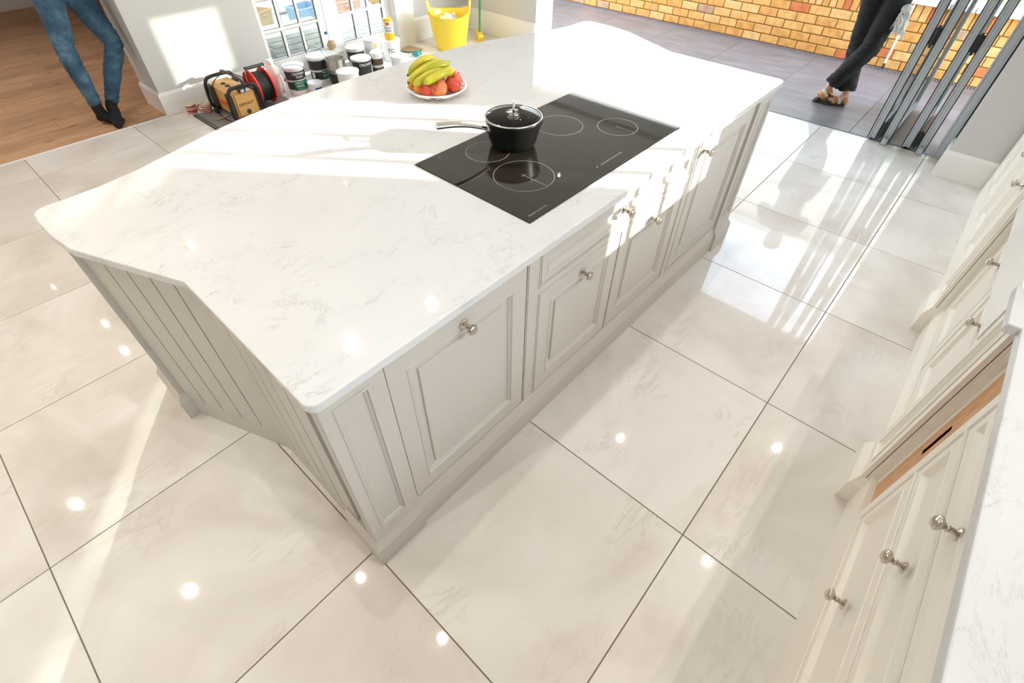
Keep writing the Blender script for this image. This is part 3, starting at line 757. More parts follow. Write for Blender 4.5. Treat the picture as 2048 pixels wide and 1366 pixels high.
stackpoly(bm, [[(x, y, z) for x, y in inset(out, d)] for d, z in ((.003, UND), (0, UND+.003), (0, TOP-.004), (.0012, TOP-.0012), (.004, TOP))])
obj('island_worktop', bm, 'quartz', None, FI, label='large white veined quartz worktop with bowed back edge and splayed ends on the island', cat='worktop')
# ------------------------------------------------------------------ hob
t = ithing('induction_hob', 'black glass induction hob set flush in the white island worktop', 'hob', 1.358, .40, TOP)
HZ = TOP+.0045
bm = BM(); box(bm, .872, 1.843, .117, .685, TOP+.0002, HZ, bev=.0015); obj('glass_plate', bm, 'black_glass', t, FI)
def ring(x, y, r, tick=True):
    b = BM(); n = 72; w_ = .0011
    A = [b.verts.new((x+(r-w_)*cos(2*pi*i/n), y+(r-w_)*sin(2*pi*i/n), HZ+.0003)) for i in range(n)]; B = [b.verts.new((x+(r+w_)*cos(2*pi*i/n), y+(r+w_)*sin(2*pi*i/n), HZ+.0003)) for i in range(n)]
    for i in range(n): b.faces.new((A[i], A[(i+1) % n], B[(i+1) % n], B[i]))
    if tick:
        for q in ((x-.0009, x+.0009, y-r, y+.012), (x-.012, x+.012, y-.0009, y+.0009)):
            b.faces.new([b.verts.new((a, c, HZ+.0003)) for a, c in ((q[0], q[2]), (q[1], q[2]), (q[1], q[3]), (q[0], q[3]))])
    obj('zone_ring', b, 'hob_print', t, FI)
ring(1.087, .33, .111); ring(1.51, .50, .098, False); ring(1.665, .312, .084); ring(1.13, .555, .085, False)
b = text_bm('FISHER & PAYKEL', .0125); b.transform(FI @ Matrix.Translation((.945, .143, HZ+.0004))); obj('lettering', b, 'hob_print', t)
bm = BM()
for k in range(14): box(bm, 1.345+k*.0082, 1.350+k*.0082, .170, .1735, HZ, HZ+.0003)
for c in (1.32, 1.466, 1.478): lathe(bm, [(0, 0), (.0035, 0), (.0035, .0003), (0, .0003)], 10, (c, .172, HZ))
obj('control_marks', bm, 'hob_print', t, FI, kind='stuff')
# ------------------------------------------------------------------ saucepan with glass lid
PC = Vector((1.243, 1.243, HZ))
t = thing('saucepan', 'black saucepan with chrome handle and glass lid on the hob', 'saucepan', PC)
def panring(r, z, spout=True):
    L = []
    for i in range(48):
        a = 2*pi*i/48; rr = r
        for sa in (-1.02, 2.12):
            dd = math.atan2(sin(a-sa), cos(a-sa)); rr += (0.007*math.exp(-(dd/.16)**2))*max(0, (z-.06)/.045) if spout else 0
        L.append((PC.x+rr*cos(a), PC.y+rr*sin(a), PC.z+z))
    return L
bm = BM()
stackpoly(bm, [panring(r, z) for r, z in ((.0, 0.001), (.070, .001), (.079, .003), (.087, .012), (.094, .028), (.101, .06), (.1065, .095), (.109, .104), (.1085, .106), (.106, .1055), (.103, .095), (.097, .06), (.090, .028), (.083, .012), (.07, .006), (.0, .006))], cap=False)
obj('pan_body', bm, 'black_enamel', t, smooth=True)
bm = BM(); h0 = PC+Vector((-.092, .045, .078)); tip = Vector((.957, 1.365, 1.078))
dh = (tip-h0); P = [h0, h0+dh*.12+Vector((0, 0, .004)), h0+dh*.35+Vector((0, 0, .010)), h0+dh*.65+Vector((0, 0, .010)), tip]
limb(bm, P, [.0095, .0095, .0115, .0145, .0160], 14, 6, flat=.72); obj('handle', bm, 'chrome', t, smooth=True, autosmooth=60)
bm = BM(); MH = Matrix.Translation(h0-dh*.015) @ dh.to_track_quat('Z', 'Y').to_matrix().to_4x4()
lathe(bm, [(0, -.012), (.017, -.012), (.019, -.004), (.016, .006), (.011, .012), (0, .014)], 16, M=MH); obj('handle_flange', bm, 'chrome', t, smooth=True, autosmooth=50)
LZ = PC.z+.108
bm = BM(); lathe(bm, [(.1095, .0), (.1115, .001), (.112, .004), (.1095, .0065), (.106, .006), (.105, .002)], 48, (PC.x, PC.y, LZ), close=False); lid = obj('lid', bm, 'chrome', t, smooth=True, autosmooth=60)
bm = BM(); lathe(bm, [(.106, .004), (.095, .009), (.07, .017), (.04, .022), (.0, .024), (.0, .020), (.04, .018), (.07, .013), (.095, .005)], 40, (PC.x, PC.y, LZ), close=False); obj('lid_glass', bm, 'lid_glass', lid, smooth=True)
bm = BM(); az = math.atan2(-.65, -.76)
kd = Vector((cos(az), sin(az), 0)); c0 = Vector((PC.x, PC.y, LZ+.023))
tube(bm, catmull([c0-kd*.021, c0-kd*.022+Vector((0, 0, .02)), c0-kd*.015+Vector((0, 0, .034)), c0+kd*.015+Vector((0, 0, .034)), c0+kd*.022+Vector((0, 0, .02)), c0+kd*.021], 5), .0042, 10); obj('lid_knob', bm, 'chrome', lid, smooth=True)
bm = BM()
for sgn in (-1, 1): lathe(bm, [(0, 0), (.005, 0), (.005, .003), (.003, .004), (0, .004)], 12, c0+kd*.021*sgn-Vector((0, 0, .002)))
lathe(bm, [(0, 0), (.004, 0), (.004, .003), (0, .003)], 10, (PC.x+.05, PC.y-.045, LZ+.016)); obj('lid_fittings', bm, 'chrome', lid, smooth=True, kind='stuff')
# ------------------------------------------------------------------ fruit bowl
BC = Vector((1.405, 1.865, TOP))
t = thing('fruit_bowl', 'white openwork wire fruit bowl full of fruit on the island worktop', 'bowl', BC)
bm = BM(); n = 56; tube(bm, [BC+Vector((.138*cos(2*pi*i/n), .138*sin(2*pi*i/n), .034)) for i in range(n)], .0034, 8, closed=True); obj('rim', bm, 'white_gloss', t, smooth=True)
bm = BM(); tube(bm, [BC+Vector((.070*cos(2*pi*i/n), .070*sin(2*pi*i/n), .0035)) for i in range(n)], .0034, 8, closed=True); obj('base_ring', bm, 'white_gloss', t, smooth=True)
random.seed(8); bm = BM()
for k in range(44):
    a = 2*pi*k/44+random.uniform(-.05, .05); d = random.choice((-1, 1))*random.uniform(.18, .42)
    tube(bm, [BC+Vector((r*cos(a+d*f), r*sin(a+d*f), z)) for r, f, z in ((.070, 0, .004), (.098, .35, .010), (.122, .7, .021), (.138, 1, .033))], .0030, 6)
obj('wire_lattice', bm, 'white_gloss', t, smooth=True)
def apple(x, y, z, r, label, skin='apple_skin', tilt=(0, 0, 0)):
    MA = Matrix.Translation((x, y, z)) @ Matrix.Rotation(tilt[0], 4, 'X') @ Matrix.Rotation(tilt[1], 4, 'Y')
    t = thing('apple', label, 'apple', (x, y, z-r)); b = BM()
    pr = []
    for i in range(17):
        a = -pi/2+pi*i/16; rr = cos(a)*(1+.05*sin(a)); zz = sin(a)*.94
        if a > 1.0: zz -= .24*((a-1.0)/.57)**2
        if a < -1.15: zz += .12*((-a-1.15)/.42)**2
        pr.append((max(rr, 0)*r, zz*r))
    lathe(b, pr, 24, close=False, M=MA); obj('flesh', b, skin, t, smooth=True)
    b = BM(); tube(b, [MA @ Vector(p) for p in ((0, 0, r*.62), (r*.04, 0, r*.85), (r*.14, .0, r*1.05))], [.0016, .0013, .0018], 6); obj('stalk', b, 'stalk', t)
apple(1.330, 1.842, .992, .036, 'red apple at the bowl rim beside the two oranges', tilt=(.5, -.4, 0))
apple(1.362, 1.803, .994, .041, 'blushed yellow and red apple at the front of the fruit bowl', 'apple_blush', (.35, -.6, 0))
apple(1.442, 1.790, .996, .039, 'red apple with its stalk end showing, at the right of the bowl front', tilt=(.2, -.15, 0))
apple(1.492, 1.835, .996, .037, 'red apple at the bowl rim, behind the one with its stalk end showing', tilt=(.6, .4, 0))
apple(1.405, 1.862, .990, .038, 'dark red apple tucked under the bananas in the middle of the bowl', tilt=(-.4, .2, 0))
apple(1.455, 1.915, .990, .038, 'red apple hidden at the back of the bowl behind the bananas', tilt=(-.4, .6, 0))
def orange(x, y, z, r, label):
    t = thing('orange', label, 'orange', (x, y, z-r)); b = BM(); ball(b, (x, y, z), r, 1, 1, .94, 22); obj('peel', b, 'orange_peel', t, smooth=True)
    b = BM(); lathe(b, [(0, 0), (.004, 0), (.003, .002), (0, .0025)], 7, (x, y, z+r*.93)); obj('stem_end', b, 'stalk', t)
orange(1.318, 1.885, .992, .029, 'small orange at the rim of the fruit bowl beside the red apple')
orange(1.330, 1.940, .996, .030, 'small orange under the banana tips, at the back left of the bowl')
t = thing('banana_bunch', 'bunch of green-yellow bananas lying on top of the apples and oranges', 'bananas', (1.40, 1.87, 1.01))
def banana(a, b_, bow, lift, r=.0175):
    A, B = Vector(a), Vector(b_); mid = (A+B)/2; side = Vector((-(B-A).y, (B-A).x, 0)).normalized()
    P = [A, A*.8+B*.2+side*bow*.6+Vector((0, 0, lift*.6)), mid+side*bow+Vector((0, 0, lift)), A*.2+B*.8+side*bow*.6+Vector((0, 0, lift*.6)), B]
    b = BM(); C = catmull(P, 6); m_ = len(C); R = []
    for i in range(m_):
        f = i/(m_-1); R.append(r*(.30 if f < .01 else .42 if f < .06 else min(1, .55+2.2*f, .38+3.2*(1-f)) if f < .97 else .3))
    tube(b, C, R, 7); o = obj('banana', b, 'banana_peel', t, smooth=True, autosmooth=75)
    b = BM(); d = (C[0]-C[1]).normalized(); tube(b, [C[0]-d*.001, C[0]+d*.007], [.0062, .0045], 7); obj('tip', b, 'banana_tip', o)
banana((1.322, 1.962, 1.026), (1.500, 1.935, 1.034), -.012, .046, .0190)
banana((1.282, 1.912, 1.016), (1.492, 1.878, 1.050), -.006, .030, .0190)
banana((1.338, 1.888, 1.040), (1.486, 1.856, 1.056), -.006, .014, .0180)
banana((1.268, 1.866, 1.016), (1.440, 1.840, 1.038), -.010, .020, .0185)
banana((1.288, 1.818, 1.030), (1.466, 1.806, 1.046), -.016, .016, .0195)
b = BM(); limb(b, [(1.476, 1.890, 1.046), (1.500, 1.888, 1.050), (1.516, 1.887, 1.052)], [.018, .012, .009], 8, 4); obj('crown', b, 'banana_peel', t, smooth=True)
# ------------------------------------------------------------------ right-hand run
CR = 'cream_paint'
RY = -0.412
def rthing(n, l, c, x, y): return thing(n, l, c, (x, y, 0))
def run_unit(name, label, x0, x1, doors, drawers, top=UND, ry=RY): return cabinet_unit(name, label, x0, x1, doors, drawers, ID, -1, ry, .58, False, CR, top, rthing)
KX = .722
run_unit('drawer_cabinet', 'cream three-drawer cabinet with nickel knobs beside the upright beech board', .285, 1.158,
    [], [(.330, 1.118, .235, .535, KX, .375), (.330, 1.118, .551, .752, KX, .655), (.330, 1.118, .768, .888, KX, .845)])
run_unit('drawer_cabinet', 'cream three-drawer cabinet nearest the camera, below the edge of the photo', -.60, .285,
    [], [(-.555, .240, .235, .535, -.16, .375), (-.555, .240, .551, .752, -.16, .655), (-.555, .240, .768, .888, -.16, .845)])
# board slot
t = rthing('board_slot_cabinet', 'narrow cream cabinet with an upright slot holding a beech board', 'cabinet', 1.26, RY)
bm = BM(); box(bm, 1.159, 1.36, RY-.58, RY-.034, 0, UND); obj('carcass', bm, CR, t)
bm = BM(); strip_frame(bm, 1.158, 1.36, 0, UND, [(1.170, 1.352, .188, .892)], RY, -1, .034); obj('face_frame', bm, CR, t)
bm = BM(); rectloft(bm, 1.170, 1.352, .188, .892, [(0, 0)], RY-.0335, -1); obj('shadow_gap', bm, 'dark_gap', t)
t = thing('chopping_board', 'upright beech chopping board with a hand slot, stored in the narrow cream cabinet', 'chopping board', (1.211, RY-.01, .25))
bm = BM(); strip_frame(bm, 1.176, 1.328, .194, .886, [(1.262, 1.284, .475, .620)], RY-.019, -1, .012)
obj('board', bm, 'beech', t)
bm = BM(); rectloft(bm, 1.262, 1.284, .475, .620, [(0, 0), (.0, .008)], RY-.020, -1); obj('hand_slot', bm, 'beech_dark', t)
bm = BM(); box(bm, 1.332, 1.350, RY-.032, RY-.018, .190, .890, bev=.003); obj('guide_strip', bm, CR, bpy.data.objects['board_slot_cabinet'])
# pilasters that stand proud either side of the sink
def pilaster(x0, label):
    t = rthing('pilaster', label, 'pilaster', x0+.095, RY); x1 = x0+.19; yf = -.387
    b = BM(); box(b, x0, x1, RY-.10, yf-.014, 0, UND); strip_frame(b, x0, x1, 0, UND, [(x0+.042, x1-.042, .20, .885)], yf, -1, .016)
    rectloft(b, x0+.042, x1-.042, .20, .885, [(-.003, -.001), (0.0, -.0025), (.004, -.0025), (.006, .003), (.012, .007), (.014, .0105), (.018, .012)], yf, -1)
    obj('shaft', b, CR, t)
    b = BM(); moulding(b, [(x0, RY-.08), (x0, yf), (x1, yf), (x1, RY-.08)], [(0, 0), (.019, 0), (.019, .105), (.003, .145), (0, .15)], side=1); obj('plinth_block', b, CR, t)
pilaster(1.362, 'cream panelled pilaster between the beech board and the white sink')
pilaster(2.592, 'cream panelled pilaster at the far side of the white sink')
# sink and its cupboard
t = run_unit('sink_cabinet', 'cream cupboard with two doors under the white ceramic sink', 1.552, 2.592,
    [(1.60, 2.068, .175, .655, 1.845, .605), (2.076, 2.548, .175, .655, 2.305, .605)], [], .728, -.433)
t = thing('butler_sink', 'glossy white ceramic butler sink between the two cream pilasters', 'sink', (2.072, -.62, .73))
bm = BM(); SY0, SY1, SX0, SX1 = -.86, -.383, 1.556, 2.588
stackpoly(bm, [[(x, y, z) for x, y in ((SX0+i, SY0+i), (SX1-i, SY0+i), (SX1-i, SY1-i), (SX0+i, SY1-i))] for i, z in ((.012, .730), (.004, .732), (0, .740), (0, .918), (.006, .926), (.022, .926), (.030, .918), (.040, .755), (.055, .745))])
obj('basin', bm, 'ceramic', t)
bm = BM(); lathe(bm, [(0, 0), (.045, 0), (.042, .004), (.02, .003), (0, .002)], 24, (2.072, -.62, .746)); obj('waste', bm, 'chrome', t, smooth=True)
# cabinets beyond the sink
run_unit('base_cabinet', 'cream base cabinet with a knobbed drawer and door just past the far pilaster', 2.783, 3.66,
    [(2.825, 3.218, .175, .70, 3.02, .65), (3.226, 3.618, .175, .70, 3.42, .65)], [(2.825, 3.618, .735, .888, 3.22, .83)])
run_unit('base_cabinet', 'cream base cabinet against the white pier at the end of the run', 3.66, 4.50,
    [(3.70, 4.075, .175, .70, 3.90, .65), (4.083, 4.458, .175, .70, 4.27, .65)], [(3.70, 4.458, .735, .888, 4.08, .83)])
def counter(label, poly):
    b = BM(); a = sum(poly[i-1][0]*poly[i][1]-poly[i][0]*poly[i-1][1] for i in range(len(poly)))
    if a < 0: poly = poly[::-1]
    stackpoly(b, [[(x, y, z) for x, y in inset(poly, d)] for d, z in ((.003, UND), (0, UND+.003), (0, TOP-.004), (.0012, TOP-.0012), (.004, TOP))])
    obj('worktop', b, 'quartz', label=label, cat='worktop')
counter('white veined worktop over the cream three-drawer cabinet, stepping out at the pilaster', [(-.60, -1.03), (-.60, -.392), (1.352, -.392), (1.352, -.362), (1.549, -.362), (1.549, -1.03)])
counter('white veined worktop beyond the sink, over the far cream cabinets', [(2.595, -1.03), (2.595, -.362), (2.79, -.362), (2.79, -.392), (4.522, -.392), (4.522, -1.03)])
counter('narrow white worktop strip behind the butler sink', [(1.552, -1.03), (1.552, -.865), (2.592, -.865), (2.592, -1.03)])
# ------------------------------------------------------------------ decorators' clutter by the garden doors
def facing(x, y): return math.atan2(CAM_LOC.y-y, CAM_LOC.x-x)
def shell(bm, c, r0, r1, z0, z1, a0=0, a1=2*pi, n=28, t=.0006):
    """thin label sheet round a tapered tub"""
    A = []
    full = abs(a1-a0-2*pi) < 1e-6; m_ = n if full else n+1
    for i in range(m_):
        a = a0+(a1-a0)*i/n
        A.append([bm.verts.new((c[0]+r*cos(a), c[1]+r*sin(a), z)) for r, z in ((r0, z0), (r1, z1), (r1+t, z1), (r0+t, z0))])
    for i in range(m_ if full else n):
        p, q = A[i], A[(i+1) % m_]
        for k in range(4): bm.faces.new((p[k], q[k], q[(k+1) % 4], p[(k+1) % 4]))
    if not full: bm.faces.new(A[0]); bm.faces.new(A[-1][::-1])
def tub(x, y, r, h, label, bands=(), body='white_plastic', lidm='white_plastic', handle=None, z0=0.0, group=None, name='paint_tub', lid=True, dome=.004):
    """bands: (material, from, to as parts of the height, angle from, angle to or None)"""
    t = thing(name, label, 'tub' if name == 'paint_tub' else 'tin', (x, y, z0), group=group)
    rb = r*.9; R = lambda z: rb+(r*.985-rb)*(z/h)
    b = BM(); lathe(b, [(0, 0), (rb-.004, 0), (rb, .004), (R(h*.9), h*.9)]+([(r*.985, h)] if lid else [(r, h*.94), (r*1.02, h), (r*.97, h), (rb*.97, h*.55), (0, h*.55)]), 32, (x, y, z0), close=False); obj('bucket', b, body, t, smooth=True, autosmooth=35)
    if lid:
        b = BM(); lathe(b, [(r*.99, h-.020), (r*1.035, h-.018), (r*1.04, h-.003), (r*1.02, h), (r*.95, h), (r*.93, h-.004+dome), (0, h-.004+dome)], 36, (x, y, z0), close=False); obj('lid', b, lidm, t, smooth=True, autosmooth=35)
    f = facing(x, y)
    for (mt, f0, f1, a0, a1) in bands:
        b = BM()
        aa = (0, 2*pi) if a0 is None else (f+a0, f+a1)
        ex = .0006+(.0008 if a0 is not None else 0)
        shell(b, (x, y), R(h*f0)+ex, R(h*f1)+ex, z0+h*f0, z0+h*f1, *aa); obj('label_band', b, mt, t, smooth=True, autosmooth=40)
    if handle is not None:
        a, lift = handle; u = Vector((cos(a), sin(a), 0)); c = Vector((x, y, z0+h*.86)); v = Vector((-sin(a), cos(a), 0))
        b = BM(); P = [c+u*(r*1.045)*cos(q)+(Vector((0, 0, 1))*sin(lift)+v*cos(lift))*(r*1.25)*sin(q) for q in [pi*i/20 for i in range(21)]]
        tube(b, P, .0028, 7); obj('wire_handle', b, 'drain_steel', t, smooth=True)
        b = BM()
        for s in (-1, 1): lathe(b, [(0, 0), (.008, 0), (.008, .004), (0, .005)], 10, M=Matrix.Translation(c+u*s*r*1.02) @ Matrix.Rotation(a+(0 if s > 0 else pi), 4, 'Z') @ Matrix.Rotation(pi/2, 4, 'Y'))
        obj('handle_lug', b, body, t, kind='stuff')
    return t, f, R
def tub_text(t, s, size, x, y, r, z, ang, mt, bold=True):
    b = text_bm(s, size, bold); wrap(b, r, z, ang, (x, y)); obj('lettering', b, mt, t)
x, y = 2.188, 4.82
t, f, R = tub(x, y, .095, .25, 'white-lidded paint tub with MATT VINYL in full on green, beside the red cable reel', [('black_label', .56, .86, None, None), ('black_label', .22, .50, None, None), ('green_label', .19, .53, -.42, 1.25)], handle=(2.5, .6))
tub_text(t, 'CROWN', .031, x, y, R(.19)+.0018, .193, f+.30, 'print_white'); tub_text(t, 'TRADE', .021, x, y, R(.16)+.0018, .166, f+.34, 'print_white')
tub_text(t, 'MATT', .030, x, y, R(.115)+.0026, .113, f+.22, 'print_white', False); tub_text(t, 'VINYL', .030, x, y, R(.09)+.0026, .085, f+.25, 'print_white', False); tub_text(t, 'EMULSION', .0125, x, y, R(.06)+.0026, .060, f+.28, 'print_white', False)
x, y = 2.489, 4.90
t, f, R = tub(x, y, .092, .25, 'black-banded paint tub with its wire handle standing up against the garden door', [('black_label', .55, .88, None, None), ('black_label', .20, .48, None, None), ('green_label', .19, .52, .25, 1.5), ('white_paper', .25, .46, -.95, -.62)], handle=(2.2, 1.45))
tub_text(t, 'MATT', .030, x, y, R(.115)+.0026, .112, f+.72, 'print_white', False); tub_text(t, 'VINYL', .030, x, y, R(.09)+.0026, .080, f+.78, 'print_white', False)
x, y = 2.573, 4.709
t, f, R = tub(x, y, .090, .245, 'open cream paint kettle with dark drips down its side, between two lidded tubs', [('black_label', .12, .50, None, None)], body='tin_metal', lid=False)
b = BM(); random.seed(4)
for k in range(16):
    a = f-1.2+k*.16; zz = .13+random.uniform(-.02, .035)
    shell(b, (x, y), R(zz-.02)+.0012, R(.15)+.0012, zz-.02, .155, a, a+.05, 3)
obj('paint_drips', b, 'print_black', t, kind='stuff')
b = BM(); lathe(b, [(0, .185), (.083, .185), (.083, .188), (0, .188)], 28, (x, y, 0)); obj('paint', b, 'white_plastic', t)
x, y = 2.529, 4.456
t, f, R = tub(x, y, .103, .20, 'plain white lidded tub nearest the island edge, with a scribbled dark mark', [('print_black', .18, .42, -.75, -.25), ('debris_grey', .30, .6, .9, 1.3)])
x, y = 2.299, 4.70
t, f, R = tub(x, y, .066, .10, 'small squat white pot with a blue label beside the MATT VINYL tub', [('blue_label', .15, .62, -.1, .75), ('brown_label', .15, .62, .75, 1.1)])
x, y = 2.842, 4.674
t, f, R = tub(x, y, .098, .20, 'low black paint tin with a pale lid and a green line round its foot', [('green_label', .10, .16, None, None), ('white_plastic', .16, .26, None, None)], body='black_label', lidm='white_plastic')
tub_text(t, 'CROWN', .034, x, y, R(.15)+.002, .150, f+.45, 'print_white')
x, y = 2.986, 4.971
t, f, R = tub(x, y, .092, .21, 'white tub with a black band lettered CROWN, behind the low black tin', [('black_label', .42, .84, None, None)])
tub_text(t, 'CROWN', .034, x, y, R(.14)+.0018, .128, f-.05, 'print_white')
x, y = 3.0, 4.628
t, f, R = tub(x, y, .062, .225, 'slim white tub with two brown bands and a raised wire handle', [('brown_label', .50, .76, None, None), ('brown_label', .14, .40, None, None)], handle=(2.4, 1.2))
x, y = 3.19, 4.95
t, f, R = tub(x, y, .088, .25, 'tall white bucket with a small yellow sticker and two black strokes, by the garden door', [('yellow_label', .70, .86, .35, .62), ('print_black', .40, .64, -.5, -.46), ('print_black', .42, .62, -.25, -.21)])
x, y = 3.41, 4.915
t, f, R = tub(x, y, .10, .20, 'white tub with handwritten black marks, under the yellow wipes canister')
tub_text(t, 'TC', .055, x, y, R(.11)+.0016, .11, f-.05, 'print_black', False)
x, y = 3.136, 4.44
t, f, R = tub(x, y, .083, .20, 'white lidded tub with a torn black label, nearest the bananas', [('black_label', .2, .62, -.85, -.30), ('print_black', .12, .5, -.15, .02), ('print_black', .15, .6, .12, .22)])
t = thing('wipes_canister', 'tall yellow and white cleaning wipes canister standing on a white tub', 'canister', (3.41, 4.915, .20))
x, y = 3.41, 4.915; f = facing(x, y); b = BM(); lathe(b, [(0, .1975), (.051, .1975), (.053, .202), (.053, .37), (.049, .376), (0, .376)], 28, (x, y, 0.0)); obj('can', b, 'white_plastic', t, smooth=True, autosmooth=40)
b = BM(); shell(b, (x, y), .0533, .0533, .203, .270); obj('label_band', b, 'yellow_label', t, smooth=True, autosmooth=40)
b = BM(); shell(b, (x, y), .0533, .0533, .345, .372, f-.5, f+.3); obj('label_patch', b, 'orange_red', t, smooth=True, autosmooth=40)
b = BM(); lathe(b, [(0, .376), (.047, .376), (.047, .398), (.043, .402), (0, .402)], 24, (x, y, 0)); obj('cap', b, 'yellow_label', t, smooth=True, autosmooth=40)
for s_, sz, zz, m_ in (('WONDER', .022, .318, 'brown_label'), ('WIPES', .030, .290, 'brown_label')): tub_text(t, s_, sz, x, y, .0546, zz, f, m_)
# cardboard box with a crumpled bag
t = thing('cardboard_box', 'small whitened cardboard box against the garden door behind the paint kettle', 'box', (2.76, 5.11, 0))
b = BM(); box(b, 2.64, 2.88, 5.03, 5.19, 0, .17, bev=.002); obj('carton', b, 'white_paper', t); b = BM(); box(b, 2.63, 2.89, 5.02, 5.20, .17, .185, bev=.002); obj('flap', b, 'white_paper', t)
b = BM(); ball(b, (2.82, 5.13, .225), .045, 1, .8, 1, 14)
for v in b.verts: v.co += Vector((noise.noise(v.co*60), noise.noise(v.co*60+Vector((5, 5, 5))), noise.noise(v.co*60+Vector((9, 1, 3)))))*.012; v.co.z = max(v.co.z, .1855)
obj('paper_bag', b, 'cardboard', None, label='crumpled brown paper bag on the small cardboard box by the door', cat='bag')
b = BM(); box(b, 2.83, 2.86, 5.2285, 5.2345, .30, .325, bev=.001); obj('masking_tape', b, 'blue_label', None, label='scrap of blue tape stuck on the meeting stiles of the white garden doors', cat='tape')
# dust sheet, rag, cardboard
b = BM(); N = 26
V = [[b.verts.new((2.95+1.05*i/N+.03*noise.noise(Vector((j*.4, i*.3, 0))), 4.15+1.0*j/N+.03*noise.noise(Vector((i*.4, j*.3, 5))), .0014+.002*max(0, noise.noise(Vector((i*.35, j*.35, 2)))))) for j in range(N+1)] for i in range(N+1)]
for i in range(N):
    for j in range(N): b.faces.new((V[i][j], V[i+1][j], V[i+1][j+1], V[i][j+1]))
o = obj('dust_sheet', b, 'white_cloth', None, smooth=True, label='white dust sheet spread on the floor under the right-hand paint tubs', cat='dust sheet')
b = BM(); ball(b, (3.655, 4.78, .030), .045, 1.25, .9, .65, 18)
for v in b.verts: v.co += Vector((noise.noise(v.co*45), noise.noise(v.co*45+Vector((5, 5, 5))), noise.noise(v.co*45+Vector((9, 1, 3)))))*.022; v.co.z = max(v.co.z, .019)
obj('rag', b, 'teal_cloth', None, smooth=True, label='crumpled teal rag on the white dust sheet', cat='rag')
b = BM(); prism(b, [(3.62, 5.06), (3.80, 5.10), (3.84, 4.88), (3.66, 4.92)], .0185, .021); obj('cardboard_sheet', b, 'cardboard', None, label='flat grey-brown piece of cardboard lying in front of the yellow tub', cat='cardboard')
# mat, mugs, scraper
t = thing('floor_mat', 'dark grey mat with a double black edge under the site radio and cable reel', 'mat', (1.62, 4.7, 0))
b = BM(); box(b, 1.257, 2.02, 4.30, 5.04, 0.0005, .006, bev=.001); obj('mat_sheet', b, 'grey_mat', t)
b = BM(); box(b, 1.245, 1.256, 4.30, 5.04, .0005, .009, bev=.002); obj('edge_strip', b, 'rubber', t); b = BM(); box(b, 1.270, 1.278, 4.30, 5.04, .0055, .009, bev=.001); obj('edge_strip', b, 'rubber', t)
def mug(x, y, z, ha, label, ins='mug_cream'):
    t = thing('mug', label, 'mug', (x, y, z))
    r = .043; h = .088; b = BM()
    lathe(b, [(0, 0), (r*.80, 0), (r*.84, .004), (r*.95, h*.35), (r, h*.8), (r*1.02, h), (r*.96, h), (r*.92, h*.7), (r*.8, .006), (0, .005)], 28, (x, y, z), close=False); obj('cup', b, 'mug_cream', t, smooth=True, autosmooth=50)
    for za, zb in ((.10, .16), (.22, .46), (.55, .62), (.70, .86)) if ins == 'mug_cream' else ((.06, .14), (.22, .32), (.40, .50), (.60, .68), (.78, .82)):
        q = lambda u: r*(.84+.11*min(1, u/.35)+.05*max(0, u-.35)/.45)+.0007
        b = BM(); shell(b, (x, y), q(za), q(zb), z+h*za, z+h*zb, t=.0004); obj('stripe', b, 'mug_red', t, smooth=True, autosmooth=40)
    u = Vector((cos(ha), sin(ha), 0)); c = Vector((x, y, z))
    b = BM(); tube(b, catmull([c+u*r*.95+Vector((0, 0, h*.82)), c+u*(r+.022)+Vector((0, 0, h*.78)), c+u*(r+.028)+Vector((0, 0, h*.5)), c+u*(r+.014)+Vector((0, 0, h*.25)), c+u*r*.9+Vector((0, 0, h*.2))], 5), .0045, 8); obj('handle', b, 'mug_red' if ins != 'mug_cream' else 'mug_cream', t, smooth=True)
mug(1.275, 5.095, 0.0, 3.0, 'red and cream striped mug with its handle out to the left, nearer the white pier')
mug(1.372, 5.005, 0.006, 2.75, 'red and cream finely banded mug next to the site radio', 'banded')
b = BM(); MS = Matrix.Translation((1.40, 4.776, .0125)) @ Matrix.Rotation(.25, 4, 'Z'); limb(b, [MS @ Vector(p) for p in ((-.065, 0, 0), (-.03, 0, 0), (.02, 0, 0), (.062, 0, 0))], [.004, .0062, .0062, .005], 10, 4); obj('wooden_stick', b, 'timber', None, smooth=True, label='short wooden stirring stick lying on the dark mat beside the site radio', cat='stick')
# site radio with roll bars
t = thing('site_radio', 'yellow and black jobsite radio with roll bars, standing on the dark mat', 'radio', (1.565, 4.79, .006))
b = BM(); prof = [(1.47, .035), (1.665, .035), (1.665, .215), (1.635, .245), (1.50, .245), (1.47, .215)]
stackpoly(b, [[(xx, yy, zz) for xx, zz in prof] for yy in (4.60, 4.985)]); obj('casing', b, 'site_yellow', t)
b = BM(); box(b, 1.485, 1.65, 4.588, 4.602, .045, .225, bev=.004); obj('front_panel', b, 'site_yellow', t)
for yy in (4.585, 5.0):
    b = BM(); P = [(1.455, yy, .02), (1.425, yy, .07), (1.430, yy, .20), (1.455, yy, .262), (1.50, yy, .278), (1.63, yy, .278), (1.68, yy, .262), (1.70, yy, .20), (1.705, yy, .07), (1.675, yy, .02)]
    tube(b, catmull(P, 5), .0145, 10); tube(b, [(1.455, yy, .021), (1.675, yy, .021)], .014, 10); obj('roll_bar', b, 'black_plastic', t, smooth=True)
b = BM()
for xx in (1.435, 1.663): box(b, xx, xx+.03, 4.60, 4.66, .05, .235, bev=.006); box(b, xx, xx+.03, 4.92, 4.985, .05, .235, bev=.006)
obj('corner_guard', b, 'dark_grey_plastic', t, kind='stuff')
b = BM(); tube(b, catmull([(1.60, 4.99, .272), (1.60, 4.97, .308), (1.60, 4.80, .316), (1.60, 4.63, .308), (1.60, 4.61, .272)], 5), .012, 10); obj('carry_handle', b, 'dark_grey_plastic', t, smooth=True)
